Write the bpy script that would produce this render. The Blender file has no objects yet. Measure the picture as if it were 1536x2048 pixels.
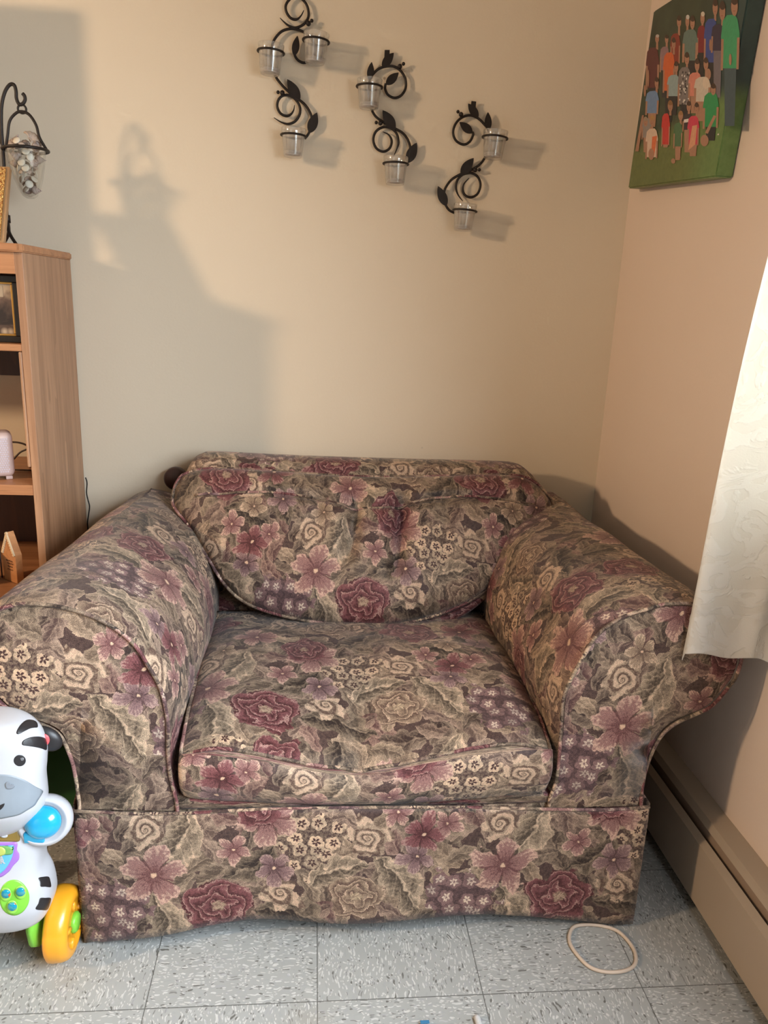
import bpy, bmesh, math, random
from mathutils import Vector, Matrix, noise
from mathutils.bvhtree import BVHTree
random.seed(7)
S = bpy.context.scene
COL = S.collection
PI = math.pi

# ------------------------------------------------------------------ camera
PITCH, YAW, ROLL, CAMH = 0.26608703, 0.09735421, 0.04246796, 1.22432635
FPX = 1538.0
_f = Vector((math.sin(YAW)*math.cos(PITCH), math.cos(YAW)*math.cos(PITCH), -math.sin(PITCH)))
_r0 = Vector((math.cos(YAW), -math.sin(YAW), 0)); _u0 = _r0.cross(_f)
_r = _r0*math.cos(ROLL)+_u0*math.sin(ROLL); _u = -_r0*math.sin(ROLL)+_u0*math.cos(ROLL)
EYE = Vector((0, 0, CAMH))
cam = bpy.data.cameras.new('camera'); camo = bpy.data.objects.new('camera', cam); COL.objects.link(camo)
cam.sensor_fit = 'HORIZONTAL'; cam.sensor_width = 36; cam.lens = 36*FPX/1536; cam.clip_start = .02
camo.matrix_world = Matrix(((_r.x, _u.x, -_f.x, 0), (_r.y, _u.y, -_f.y, 0), (_r.z, _u.z, -_f.z, CAMH), (0, 0, 0, 1)))
S.camera = camo

def ray(px, py): return (_f + _r*((px-768)/FPX) - _u*((py-1024)/FPX))
def at(px, py, ax, val):
    """point of the world plane axis=val seen at a measured spot"""
    d = ray(px, py); t = (val-EYE[ax])/d[ax]; return EYE + d*t

YW, XR = 2.271, 0.8807      # back wall, right wall

# ------------------------------------------------------------------ light
S.view_settings.view_transform = 'Standard'; S.view_settings.look = 'None'
S.view_settings.gamma = 1; S.view_settings.use_curve_mapping = False
S.view_settings.exposure = 0.0
S.cycles.adaptive_threshold = .07; S.cycles.adaptive_min_samples = 16; S.cycles.max_bounces = 6; S.cycles.diffuse_bounces = 2; S.cycles.caustics_reflective = False; S.cycles.caustics_refractive = False; S.cycles.glossy_bounces = 2; S.cycles.transparent_max_bounces = 10
w = bpy.data.worlds.new('world'); S.world = w; w.use_nodes = True
w.node_tree.nodes['Background'].inputs[0].default_value = (.75, .88, 1, 1)
w.node_tree.nodes['Background'].inputs[1].default_value = 3

def area(name, loc, target, sx, sy, power, color, shape='RECTANGLE'):
    l = bpy.data.lights.new(name, 'AREA'); l.shape = shape; l.size = sx; l.size_y = sy
    l.energy = power; l.color = color
    o = bpy.data.objects.new(name, l); COL.objects.link(o); o.location = loc
    o.rotation_euler = (Vector(target)-Vector(loc)).to_track_quat('-Z', 'Y').to_euler()
    return o
WARM = area('assumed_lamp_light', (-3.45, .05, 2.1), (0.1, 2.2, .7), .26, .26, 76, (1, .71, .45), 'DISK')  # lamp out of view, assumed from the warm light and shadow directions
COOL = area('window_daylight', (1.06, .26, 1.36), (-2.0, .95, -.6), 2.1, .86, 122, (.80, .90, 1)); COOL.data.spread = math.radians(135)
FILL = area('rear_fill_light', (-1.6, -2.15, 1.45), (-.3, 1.3, .7), 1.3, 1.2, 5, (.84, .92, 1))  # weak cool fill added behind the camera, no window stands there

# ------------------------------------------------------------------ node helpers
class NB:
    def __init__(s, tree): s.t = tree; s.l = tree.links
    def n(s, typ, **kw):
        x = s.t.nodes.new(typ)
        for k, v in kw.items(): setattr(x, k, v)
        return x
    def put(s, sock, v):
        if v is None: return
        if isinstance(v, bpy.types.NodeSocket): s.l.new(v, sock)
        else:
            if isinstance(v, (tuple, list)) and len(v) == 3 and sock.type == 'RGBA': v = (*v, 1)
            sock.default_value = v
    def m(s, op, a, b=None, c=None, clamp=False):
        x = s.n('ShaderNodeMath', operation=op, use_clamp=clamp)
        s.put(x.inputs[0], a); s.put(x.inputs[1], b); s.put(x.inputs[2], c); return x.outputs[0]
    def v(s, op, a, b=None, c=None):
        x = s.n('ShaderNodeVectorMath', operation=op)
        s.put(x.inputs[0], a); s.put(x.inputs[1], b); s.put(x.inputs[2], c)
        return x.outputs['Value'] if op in ('LENGTH', 'DOT_PRODUCT', 'DISTANCE') else x.outputs[0]
    def scale(s, a, k):
        x = s.n('ShaderNodeVectorMath', operation='SCALE'); s.put(x.inputs[0], a); s.put(x.inputs['Scale'], k); return x.outputs[0]
    def mix(s, f, a, b, blend='MIX'):
        x = s.n('ShaderNodeMix', data_type='RGBA', blend_type=blend)
        s.put(x.inputs[0], f); s.put(x.inputs[6], a); s.put(x.inputs[7], b); return x.outputs[2]
    def ramp(s, f, stops, interp='LINEAR'):
        x = s.n('ShaderNodeValToRGB'); r = x.color_ramp; r.interpolation = interp
        while len(r.elements) < len(stops): r.elements.new(.5)
        for e, (p, c) in zip(r.elements, stops):
            e.position = p; e.color = (*c, 1) if isinstance(c, (tuple, list)) else (c, c, c, 1)
        s.put(x.inputs[0], f); return x.outputs[0]
    def noise(s, vec, scale, detail=2, rough=.5, out='Fac', dist=0, dims='3D'):
        x = s.n('ShaderNodeTexNoise', noise_dimensions=dims); s.put(x.inputs['Vector'], vec); s.put(x.inputs['Scale'], scale)
        x.inputs['Detail'].default_value = detail; x.inputs['Roughness'].default_value = rough; x.inputs['Distortion'].default_value = dist
        return x.outputs['Fac' if out == 'Fac' else 'Color']
    def voro(s, vec, scale, rnd=1, feature='F1', dims='2D'):
        x = s.n('ShaderNodeTexVoronoi', voronoi_dimensions=dims, feature=feature)
        s.put(x.inputs['Vector'], vec); s.put(x.inputs['Scale'], scale); s.put(x.inputs['Randomness'], rnd); return x
    def xyz(s, a):
        x = s.n('ShaderNodeSeparateXYZ'); s.put(x.inputs[0], a); return x.outputs
    def comb(s, a, b, c=0):
        x = s.n('ShaderNodeCombineXYZ'); s.put(x.inputs[0], a); s.put(x.inputs[1], b); s.put(x.inputs[2], c); return x.outputs[0]
    def smooth(s, x_, lo, hi):   # 0 below lo, 1 above hi
        x = s.n('ShaderNodeMapRange', interpolation_type='SMOOTHSTEP'); s.put(x.inputs[0], x_)
        s.put(x.inputs[1], lo); s.put(x.inputs[2], hi); x.inputs[3].default_value = 0; x.inputs[4].default_value = 1; return x.outputs[0]

def srgb(r, g, b):
    f = lambda c: (c/255/12.92) if c/255 <= .04045 else ((c/255+.055)/1.055)**2.4
    return (f(r), f(g), f(b))

def newmat(name):
    m = bpy.data.materials.new(name); m.use_nodes = True
    nb = NB(m.node_tree); b = m.node_tree.nodes['Principled BSDF']; return m, nb, b
_mc = {}
def plain(name, rgb, rough=.5, metal=0, var=.06, scale=30, bump=0, coat=0, trans=0):
    """procedural material: base colour broken up by noise"""
    if name in _mc: return _mc[name]
    m, nb, b = newmat(name)
    tc = nb.n('ShaderNodeTexCoord').outputs['Object']
    nz = nb.noise(tc, scale, 3)
    c = srgb(*rgb)
    nb.put(b.inputs['Base Color'], nb.mix(nz, tuple(x*(1-var) for x in c), tuple(min(1, x*(1+var)) for x in c)))
    b.inputs['Roughness'].default_value = rough; b.inputs['Metallic'].default_value = metal
    b.inputs['Coat Weight'].default_value = coat; b.inputs['Transmission Weight'].default_value = trans
    if bump:
        bp = nb.n('ShaderNodeBump'); bp.inputs['Strength'].default_value = bump; bp.inputs['Distance'].default_value = .002
        nb.put(bp.inputs['Height'], nb.noise(tc, scale*6, 3)); nb.put(b.inputs['Normal'], bp.outputs[0])
    _mc[name] = m; return m

# ------------------------------------------------------------------ tapestry fabric
PER = .675
def group(name, ins, outs):
    g = bpy.data.node_groups.new(name, 'ShaderNodeTree')
    for n_, t in ins: g.interface.new_socket(n_, in_out='INPUT', socket_type=t)
    for n_, t in outs: g.interface.new_socket(n_, in_out='OUTPUT', socket_type=t)
    nb = NB(g); i = nb.n('NodeGroupInput'); o = nb.n('NodeGroupOutput'); return g, nb, i.outputs, o.inputs
V_, F_, C_ = 'NodeSocketVector', 'NodeSocketFloat', 'NodeSocketColor'
MI = [('Local', V_), ('Rand', F_), ('N1', F_), ('N2', F_)]     # N1, N2: slow and fine noise shared by all motifs
MO = [('Mask', F_), ('Color', C_)]
def polar(nb, p):
    X = nb.xyz(p); return X, nb.m('ARCTAN2', X[1], X[0]), nb.v('LENGTH', p)

def g_rose():
    g, nb, I, O = group('rose_motif', MI+[('Dark', C_), ('Mid', C_), ('Edge', C_)], MO)
    p = I[0]; Q, th, r = polar(nb, nb.v('MULTIPLY_ADD', p, (1, 1.2, 0), (0, .14, 0)))
    n1 = I[2]
    wob = nb.m('MULTIPLY_ADD', nb.m('ABSOLUTE', nb.m('SINE', nb.m('MULTIPLY_ADD', th, 2.5, .5))), .22, nb.m('MULTIPLY', n1, .55))
    rr = nb.m('DIVIDE', r, nb.m('ADD', .84, wob))
    ab = nb.m('ABSOLUTE', nb.m('SINE', nb.m('MULTIPLY_ADD', th, 2, nb.m('MULTIPLY', rr, 4.6))))
    s = nb.m('MULTIPLY_ADD', rr, 3.6, nb.m('MULTIPLY_ADD', ab, .7, nb.m('MULTIPLY_ADD', n1, 1.6, nb.m('MULTIPLY', I[3], .5))))
    fr = nb.m('FRACT', s)
    c = nb.mix(nb.smooth(nb.m('MULTIPLY_ADD', I[3], .7, fr), .0, .8), I[4], I[5])
    c = nb.mix(nb.smooth(nb.m('MULTIPLY_ADD', I[3], .35, fr), .76, .98), c, I[6])
    c = nb.mix(nb.m('MULTIPLY', nb.smooth(rr, .24, .12), nb.m('MULTIPLY_ADD', I[3], 1.6, .5)), c, srgb(200, 184, 150))
    nb.put(O[0], nb.smooth(nb.m('MULTIPLY_ADD', I[3], .16, rr), 1.0, .97)); nb.put(O[1], c); return g

def g_lily():
    g, nb, I, O = group('lily_motif', MI+[('Dark', C_), ('Mid', C_), ('Edge', C_), ('Petals', F_)], MO)
    p = I[0]; X, th, r = polar(nb, p)
    n2 = nb.m('MULTIPLY', I[2], .75)
    a = nb.m('ABSOLUTE', nb.m('COSINE', nb.m('MULTIPLY_ADD', th, nb.m('MULTIPLY', I[7], .5), n2)))
    R = nb.m('ADD', nb.m('MULTIPLY_ADD', nb.m('POWER', a, .5), .62, .36), n2)
    t = nb.m('DIVIDE', r, R)
    st = nb.m('SINE', nb.m('MULTIPLY_ADD', th, 31, nb.m('MULTIPLY', I[2], 14)))
    tt = nb.m('ADD', nb.m('MULTIPLY_ADD', st, .10, t), nb.m('MULTIPLY', I[3], .8))
    c = nb.mix(nb.smooth(tt, .08, .55), I[4], I[5])
    c = nb.mix(nb.smooth(tt, .66, 1.02), c, I[6])
    c = nb.mix(nb.m('MULTIPLY', nb.smooth(a, .36, .12), nb.smooth(t, .15, .3)), c, I[4])
    c = nb.mix(nb.smooth(nb.m('MULTIPLY_ADD', I[3], .1, r), .10, .05), c, srgb(214, 190, 160))
    nb.put(O[0], nb.smooth(nb.m('MULTIPLY_ADD', I[3], .2, t), 1, .96)); nb.put(O[1], c); return g

def leafshade(nb, X, ay, y, t, n1, n2, k):
    vein = nb.m('FRACT', nb.m('SUBTRACT', nb.m('MULTIPLY', X[0], 3.2), nb.m('MULTIPLY', ay, 3.6)))
    b_ = nb.m('MULTIPLY_ADD', nb.m('MULTIPLY', t, t), .62, nb.m('MULTIPLY', nb.smooth(y, -.06, .06), .26))
    b_ = nb.m('MULTIPLY_ADD', nb.m('SINE', nb.m('MULTIPLY_ADD', y, 34, nb.m('MULTIPLY', n1, 16))), .07, b_)
    b_ = nb.m('MULTIPLY_ADD', n2, .8, b_); b_ = nb.m('MULTIPLY_ADD', n1, .6, b_)
    b_ = nb.m('MULTIPLY_ADD', nb.smooth(vein, .30, 0.0), .30, b_)
    return nb.m('MULTIPLY_ADD', nb.smooth(t, .13, .04), k, b_, clamp=True)

def g_leaf():
    g, nb, I, O = group('leaf_motif', MI+[('Dark', C_), ('Light', C_), ('Width', F_)], MO)
    p = I[0]; X = nb.xyz(p)
    y = nb.m('ADD', nb.m('MULTIPLY_ADD', nb.m('MULTIPLY', X[0], X[0]), .25, X[1]), nb.m('MULTIPLY', I[2], .4))
    wv = nb.m('MULTIPLY', nb.m('SUBTRACT', 1, nb.m('MULTIPLY', X[0], X[0])), I[6])
    wv = nb.m('MULTIPLY', wv, nb.m('MULTIPLY_ADD', nb.m('SINE', nb.m('MULTIPLY', X[0], 15)), .09, 1))
    ay = nb.m('ABSOLUTE', y); t = nb.m('DIVIDE', ay, nb.m('MAXIMUM', wv, .001))
    base = leafshade(nb, X, ay, y, t, I[2], I[3], .5)
    nb.put(O[0], nb.smooth(nb.m('MULTIPLY_ADD', I[3], .3, t), 1, .95)); nb.put(O[1], nb.mix(base, I[4], I[5])); return g

def g_cluster():
    g, nb, I, O = group('cluster_motif', MI+[('Petal', C_), ('Ring', C_), ('Back', C_)], MO)
    p = I[0]; X, th0, r0 = polar(nb, p)
    R = nb.m('ADD', nb.m('MULTIPLY_ADD', nb.m('SINE', nb.m('MULTIPLY', th0, 3)), .10, .88), nb.m('MULTIPLY', I[2], .8))
    pc = nb.v('MULTIPLY', nb.v('ADD', p, I[1]), (1, 1, 0)); vo = nb.voro(pc, 2.15, .6)
    D, th, rl = polar(nb, nb.v('SUBTRACT', pc, vo.outputs['Position'])); rr = nb.m('MULTIPLY', rl, 2.15)
    cr = nb.xyz(vo.outputs['Color'])
    lobes = nb.m('ABSOLUTE', nb.m('COSINE', nb.m('MULTIPLY_ADD', th, 2.5, nb.m('MULTIPLY', cr[0], 6))))
    t = nb.m('DIVIDE', nb.m('MULTIPLY_ADD', I[3], .12, rr), nb.m('MULTIPLY_ADD', lobes, .13, nb.m('MULTIPLY_ADD', cr[2], .08, .32)))
    starR = nb.m('MULTIPLY_ADD', nb.m('ABSOLUTE', nb.m('COSINE', nb.m('MULTIPLY_ADD', th, 3, cr[1]))), .38, .20)
    c = nb.mix(nb.smooth(nb.m('SUBTRACT', t, starR), .06, -.06), I[4], I[5])
    c = nb.mix(nb.smooth(t, .2, .1), c, I[4])
    c = nb.mix(nb.m('MULTIPLY_ADD', I[3], 1.0, nb.m('MULTIPLY', cr[1], .45), clamp=True), c, I[6])
    inn = nb.smooth(t, 1, .93)
    bg = nb.mix(nb.m('MULTIPLY_ADD', I[3], 1.2, .15, clamp=True), I[6], I[4])
    nb.put(O[0], nb.smooth(nb.m('SUBTRACT', nb.m('DIVIDE', r0, R), nb.m('MULTIPLY', inn, .15)), 1, .96)); nb.put(O[1], nb.mix(inn, bg, c)); return g

def g_scroll():
    g, nb, I, O = group('scroll_motif', MI+[('Dark', C_), ('Light', C_)], MO)
    p = I[0]; X, th, r = polar(nb, nb.v('MULTIPLY', p, (1, 1.25, 0)))
    s = nb.m('MULTIPLY_ADD', th, .5/PI, nb.m('MULTIPLY', nb.m('LOGARITHM', nb.m('MAXIMUM', r, .02), 2.718), 1.0))
    s = nb.m('MULTIPLY_ADD', I[2], 1.3, s); fr = nb.m('FRACT', nb.m('ADD', s, 9))
    v = nb.m('MULTIPLY_ADD', nb.m('SINE', nb.m('MULTIPLY', fr, 26)), .14, nb.smooth(fr, .05, .65))
    v = nb.m('MULTIPLY_ADD', I[3], 1.2, v)
    v = nb.m('SUBTRACT', v, nb.m('MULTIPLY', nb.smooth(fr, .84, 1), .9), clamp=True)
    R = nb.m('ADD', nb.m('MULTIPLY_ADD', nb.m('SINE', nb.m('MULTIPLY', th, 5)), .14, .86), nb.m('MULTIPLY', I[2], .9))
    nb.put(O[0], nb.smooth(nb.m('MULTIPLY_ADD', I[3], .4, nb.m('DIVIDE', r, R)), 1, .95)); nb.put(O[1], nb.mix(v, I[4], I[5])); return g

def g_bed():
    g, nb, I, O = group('leaf_bed', [('UV', V_), ('Scale', F_), ('Offset', V_), ('Aspect', F_), ('Tone', F_), ('N1', F_), ('N2', F_)], MO)
    uv = nb.v('ADD', I[0], I[2])
    vo = nb.voro(uv, I[1], .95); pos = vo.outputs['Position']; cr = nb.xyz(vo.outputs['Color'])
    d = nb.v('SUBTRACT', uv, pos); an = nb.m('MULTIPLY', cr[0], 6.283)
    ro = nb.n('ShaderNodeVectorRotate', rotation_type='Z_AXIS'); nb.put(ro.inputs['Vector'], d); nb.put(ro.inputs['Angle'], an)
    p = nb.scale(ro.outputs[0], nb.m('MULTIPLY', I[1], 1.35)); X = nb.xyz(p)
    y = nb.m('MULTIPLY_ADD', nb.m('MULTIPLY', X[0], X[0]), .3, nb.m('MULTIPLY_ADD', I[5], .3, X[1]))
    w_ = nb.m('MULTIPLY', nb.m('SUBTRACT', 1, nb.m('MULTIPLY', X[0], X[0])), I[3])
    w_ = nb.m('MULTIPLY', w_, nb.m('MULTIPLY_ADD', nb.m('SINE', nb.m('MULTIPLY', X[0], 13)), .12, .94))
    ay = nb.m('ABSOLUTE', y); t = nb.m('DIVIDE', ay, nb.m('MAXIMUM', w_, .001))
    pal = nb.ramp(nb.m('ADD', cr[1], I[4]), [(0, srgb(88, 74, 70)), (.16, srgb(112, 98, 86)), (.32, srgb(144, 128, 108)), (.48, srgb(134, 108, 102)), (.6, srgb(176, 154, 128)), (.76, srgb(156, 132, 118)), (.9, srgb(140, 98, 98))], 'CONSTANT')
    dk = nb.mix(.66, pal, srgb(58, 46, 46)); lt = nb.mix(.42, pal, srgb(222, 200, 170))
    b_ = leafshade(nb, X, ay, y, t, I[5], I[6], .4)
    nb.put(O[0], nb.smooth(nb.m('MULTIPLY_ADD', I[6], .3, t), 1, .95)); nb.put(O[1], nb.mix(b_, dk, lt)); return g

ROSE, LILY, LEAF, CLUS, SCRO, BED = g_rose(), g_lily(), g_leaf(), g_cluster(), g_scroll(), g_bed()
RD, RM, RE = srgb(82, 44, 48), srgb(130, 78, 82), srgb(180, 142, 134)
PD, PM, PE = srgb(112, 72, 74), srgb(156, 116, 112), srgb(206, 178, 158)
CD, CM, CE = srgb(104, 84, 74), srgb(158, 138, 116), srgb(204, 184, 156)
MD, MM, ME = srgb(94, 70, 74), srgb(140, 112, 114), srgb(186, 158, 150)
SG, SL = srgb(88, 78, 68), srgb(212, 192, 162)      # sage leaf
OG, OL = srgb(58, 50, 48), srgb(160, 144, 122)      # olive leaf
WC = (srgb(146, 116, 116), srgb(220, 206, 190), srgb(84, 66, 70)); PC = (srgb(214, 194, 162), srgb(82, 56, 56), srgb(78, 60, 60))
MOTIFS = [
    (LEAF, (-.235, .225), 1.9, .085, (SG, SL, .45)), 
    (LEAF, (-.26, .05), 1.2, .08, (SG, SL, .5)), (LEAF, (-.10, .17), 2.4, .065, (OG, OL, .45)), 
    (LEAF, (-.02, .07), .1, .08, (OG, OL, .48)), (LEAF, (.19, .13), .9, .085, (SG, SL, .45)), 
    (LEAF, (.055, .165), -.5, .07, (SG, SL, .42)), (LEAF, (.22, .31), .3, .07, (OG, OL, .44)),
    (LEAF, (-.14, .36), .5, .085, (SG, SL, .45)), (LEAF, (.04, .37), 2.2, .08, (OG, OL, .48)), (LEAF, (-.12, .52), -.8, .085, (SG, SL, .43)),
    (LEAF, (.20, .50), 1.4, .09, (SG, SL, .45)), (LEAF, (-.38, .36), .9, .085, (OG, OL, .48)), (LEAF, (-.25, .50), 0, .075, (SG, SL, .45)),
    (LEAF, (.05, .53), .7, .08, (SG, SL, .45)), (LEAF, (-.02, .65), 1.5, .07, (OG, OL, .48)),
    (LEAF, (-.26, .635), .4, .08, (SG, SL, .42)), (LEAF, (.17, .625), 2.4, .07, (SG, SL, .45)), 
    (SCRO, (-.047, .11), .6, .052, (CD, CE)), (SCRO, (-.30, .255), 2.0, .048, (CD, CE)), (SCRO, (.117, .232), 3.6, .052, (CD, CE)),
    (SCRO, (.22, .40), 1.2, .055, (CD, CE)), (SCRO, (-.13, .50), 4.2, .048, (CD, CE)), (SCRO, (-.05, .59), 2.8, .052, (CD, CE)), (SCRO, (.03, .47), 5.2, .045, (CD, CE)),
    (LILY, (-.404, .258), .3, .034, (PD, PM, PE, 4)), (LILY, (-.138, .21), 1.3, .034, (PD, PM, PE, 3)), (LILY, (.175, .285), .9, .036, (PD, PM, PE, 4)),
    (LILY, (-.06, .165), .2, .042, (MD, MM, ME, 5)), (LILY, (.215, .185), 1.6, .04, (MD, MM, ME, 5)), (LILY, (-.37, .35), .2, .042, (MD, MM, ME, 4)), (LILY, (.13, .55), .2, .04, (MD, MM, ME, 5)),
    (CLUS, (-.365, .08), 0, .074, WC), (CLUS, (.19, .56), .7, .064, WC), (CLUS, (.008, .227), 0, .068, PC), (CLUS, (-.24, .60), 1.0, .066, PC),
    (ROSE, (.101, .11), .2, .058, (CD, CM, CE)), (ROSE, (-.03, .46), 1.5, .064, (CD, CM, CE)),
    (LILY, (-.286, .16), .9, .068, (PD, PM, PE, 5)), (LILY, (-.071, .275), .3, .060, (PD, PM, PE, 6)), (LILY, (.227, .235), 1.1, .050, (RD, RM, RE, 5)),
    (LILY, (-.20, .39), .5, .058, (PD, PM, PE, 5)), (LILY, (-.268, .315), .5, .034, (CD, CM, CE, 5)), (LILY, (.23, .33), 1.5, .034, (CD, CM, CE, 5)), (LILY, (.06, .60), 2.1, .060, (PD, PM, PE, 5)), (LILY, (-.40, .44), 1.1, .053, (RD, RM, RE, 5)),
    (ROSE, (-.165, .093), 0, .070, (RD, RM, RE)), (ROSE, (.16, .43), .8, .074, (RD, RM, RE)), (ROSE, (-.085, .318), 1.3, .060, (RD, RM, RE)), (ROSE, (-.14, .63), 2.0, .060, (RD, RM, PE)), (ROSE, (-.31, .50), 2.9, .066, (RD, RM, RE)),
]
def fabric(name='floral tapestry'):
    m, nb, b = newmat(name)
    uv0 = nb.n('ShaderNodeUVMap').outputs[0]
    uvf = nb.v('MULTIPLY', uv0, (1, 1, 0))
    A = nb.v('SUBTRACT', nb.noise(uvf, 30, 2, out='Color', dims='2D'), (.5, .5, .5)); B = nb.v('SUBTRACT', nb.noise(uvf, 170, 2.5, .6, out='Color', dims='2D'), (.5, .5, .5))
    uv = nb.v('ADD', uvf, nb.scale(A, .010)); uv = nb.v('ADD', uv, nb.scale(B, .003)); uv = nb.v('MULTIPLY', uv, (1, 1, 0))
    n1 = nb.xyz(A)[2]; n2 = nb.xyz(B)[2]
    col = nb.mix(nb.m('MULTIPLY_ADD', n2, 1.4, .4, clamp=True), srgb(66, 52, 52), srgb(112, 92, 86))
    def step(col, uv, tree, vals):
        g = nb.n('ShaderNodeGroup'); g.node_tree = tree; nb.put(g.inputs[0], uv)
        for i_, v_ in vals.items(): nb.put(g.inputs[i_], (v_ if isinstance(v_, (int, float, bpy.types.NodeSocket)) else tuple(v_)))
        col = nb.mix(g.outputs[0], col, g.outputs[1])
        return col, nb.v('ADD', uv, nb.scale(col, 1e-9))      # evaluate the motifs one after another
    for sc, off, asp, tone in ((12, (7.7, 4.2, 0), .52, .05), (11, (1.3, 9.1, 0), .42, -.08), (16, (5.5, 2.9, 0), .40, 0.02)):
        col, uv = step(col, uv, BED, {1: sc, 2: off, 3: asp, 4: tone, 5: n1, 6: n2})
    def rampc(kind, cols):
        n_ = len(cols); return nb.ramp(kind, [(i_/n_, c_) for i_, c_ in enumerate(cols)], 'CONSTANT')
    def layer(col, uv, tree, items, palettes, extra=()):
        """nearest motif of one sort: its own coordinates, a random number and a palette index"""
        best = None
        for (cx, cy), rot, size, kind in items:
            k_ = 1/size; h_ = PER/2*k_
            pack = (kind+.02+((rot % (2*PI))/7))/1000
            d = nb.v('MULTIPLY_ADD', uv, (k_, k_, 0), (-cx*k_, -cy*k_, pack))
            d = nb.v('WRAP', d, (h_, h_, 1), (-h_, -h_, -1))
            l_ = nb.v('DOT_PRODUCT', d, d)
            if best is None: best, D = l_, d
            else:
                lt = nb.m('LESS_THAN', l_, best); best = nb.m('MINIMUM', l_, best)
                x = nb.n('ShaderNodeMix', data_type='VECTOR'); nb.put(x.inputs[0], lt); nb.put(x.inputs[4], D); nb.put(x.inputs[5], d); D = x.outputs[1]
        zc_ = nb.m('MULTIPLY', nb.xyz(D)[2], 1000); fr_ = nb.m('FRACT', zc_); nk = len(palettes[0])
        kind_ = nb.m('DIVIDE', zc_, nk); ang_ = nb.m('MULTIPLY', fr_, 7); rnd_ = nb.m('MULTIPLY', fr_, 23.7)
        D = nb.v('MULTIPLY', D, (1, 1, 0))
        ro = nb.n('ShaderNodeVectorRotate', rotation_type='Z_AXIS'); nb.put(ro.inputs['Vector'], D); nb.put(ro.inputs['Angle'], ang_)
        vals = {0: ro.outputs[0], 1: rnd_, 2: n1, 3: n2}
        for i_, cols in enumerate(palettes): vals[4+i_] = rampc(kind_, cols) if nk > 1 else (*cols[0], 1)
        for i_, e in enumerate(extra): vals[4+len(palettes)+i_] = e
        g = nb.n('ShaderNodeGroup'); g.node_tree = tree
        for i_, v_ in vals.items(): nb.put(g.inputs[i_], v_)
        col = nb.mix(g.outputs[0], col, g.outputs[1])
        return col, nb.v('ADD', uv, nb.scale(col, 1e-9))
    pick = lambda tree: [m_ for m_ in MOTIFS if m_[0] is tree]
    for tree, kinds, nx in ((LEAF, [(SG, SL), (OG, OL)], 2), (SCRO, [(CD, CE)], 2), (CLUS, [WC, PC], 3), (LILY, [(PD, PM, PE), (MD, MM, ME), (RD, RM, RE), (CD, CM, CE)], 3), (ROSE, [(RD, RM, RE), (CD, CM, CE)], 3)):
        items = [(c_, r_, s_, kinds.index(tuple(e_[:nx])) if tuple(e_[:nx]) in kinds else 0) for _, c_, r_, s_, e_ in pick(tree)]
        pals = [[k_[i_] for k_ in kinds] for i_ in range(nx)]
        col, uv = layer(col, uv, tree, items, pals, (.45,) if tree is LEAF else ((5,) if tree is LILY else ()))
    # jacquard weave: fine speckle and thread lines that belong to the cloth
    sp = nb.noise(uvf, 700, 1, dims='2D'); col = nb.mix(.55, col, nb.mix(nb.smooth(sp, .35, .65), srgb(70, 58, 54), srgb(200, 184, 160)), 'OVERLAY')
    mott = nb.m('ADD', n1, .5); col = nb.mix(.30, col, nb.mix(mott, (.18, .17, .17, 1), (.75, .73, .72, 1)), 'OVERLAY')
    bc = nb.n('ShaderNodeBrightContrast'); nb.put(bc.inputs[0], col); bc.inputs['Bright'].default_value = .005; bc.inputs['Contrast'].default_value = .04
    hs = nb.n('ShaderNodeHueSaturation'); hs.inputs['Saturation'].default_value = .88; hs.inputs['Value'].default_value = 1.04; nb.put(hs.inputs['Color'], bc.outputs[0])
    col = nb.mix(1, hs.outputs[0], (.94, .905, .915, 1), 'MULTIPLY')
    nb.put(b.inputs['Base Color'], col); b.inputs['Roughness'].default_value = .62; b.inputs['Sheen Weight'].default_value = .12
    b.inputs['Specular IOR Level'].default_value = .35
    bp = nb.n('ShaderNodeBump'); bp.inputs['Strength'].default_value = .40; bp.inputs['Distance'].default_value = .010
    nb.put(bp.inputs['Height'], nb.noise(uvf, 12, 2, .5, dims='2D')); nb.put(b.inputs['Normal'], bp.outputs[0])
    return m

# ------------------------------------------------------------------ other materials
def wall_mat(name, rgb):
    m, nb, b = newmat(name); tc = nb.n('ShaderNodeTexCoord').outputs['Object']
    c = srgb(*rgb); n1 = nb.noise(tc, 1.7, 3)
    col = nb.mix(n1, tuple(x*.97 for x in c), tuple(min(1, x*1.02) for x in c))
    spots = nb.voro(tc, 3.1, 1, dims='3D'); col = nb.mix(nb.m('MULTIPLY', nb.smooth(spots.outputs['Distance'], .016, .006), .55), col, srgb(110, 90, 70))
    nb.put(b.inputs['Base Color'], col); b.inputs['Roughness'].default_value = .48; b.inputs['Specular IOR Level'].default_value = .35
    bp = nb.n('ShaderNodeBump'); bp.inputs['Strength'].default_value = .12; bp.inputs['Distance'].default_value = .002
    nb.put(bp.inputs['Height'], nb.noise(tc, 160, 4)); nb.put(b.inputs['Normal'], bp.outputs[0]); return m

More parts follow.
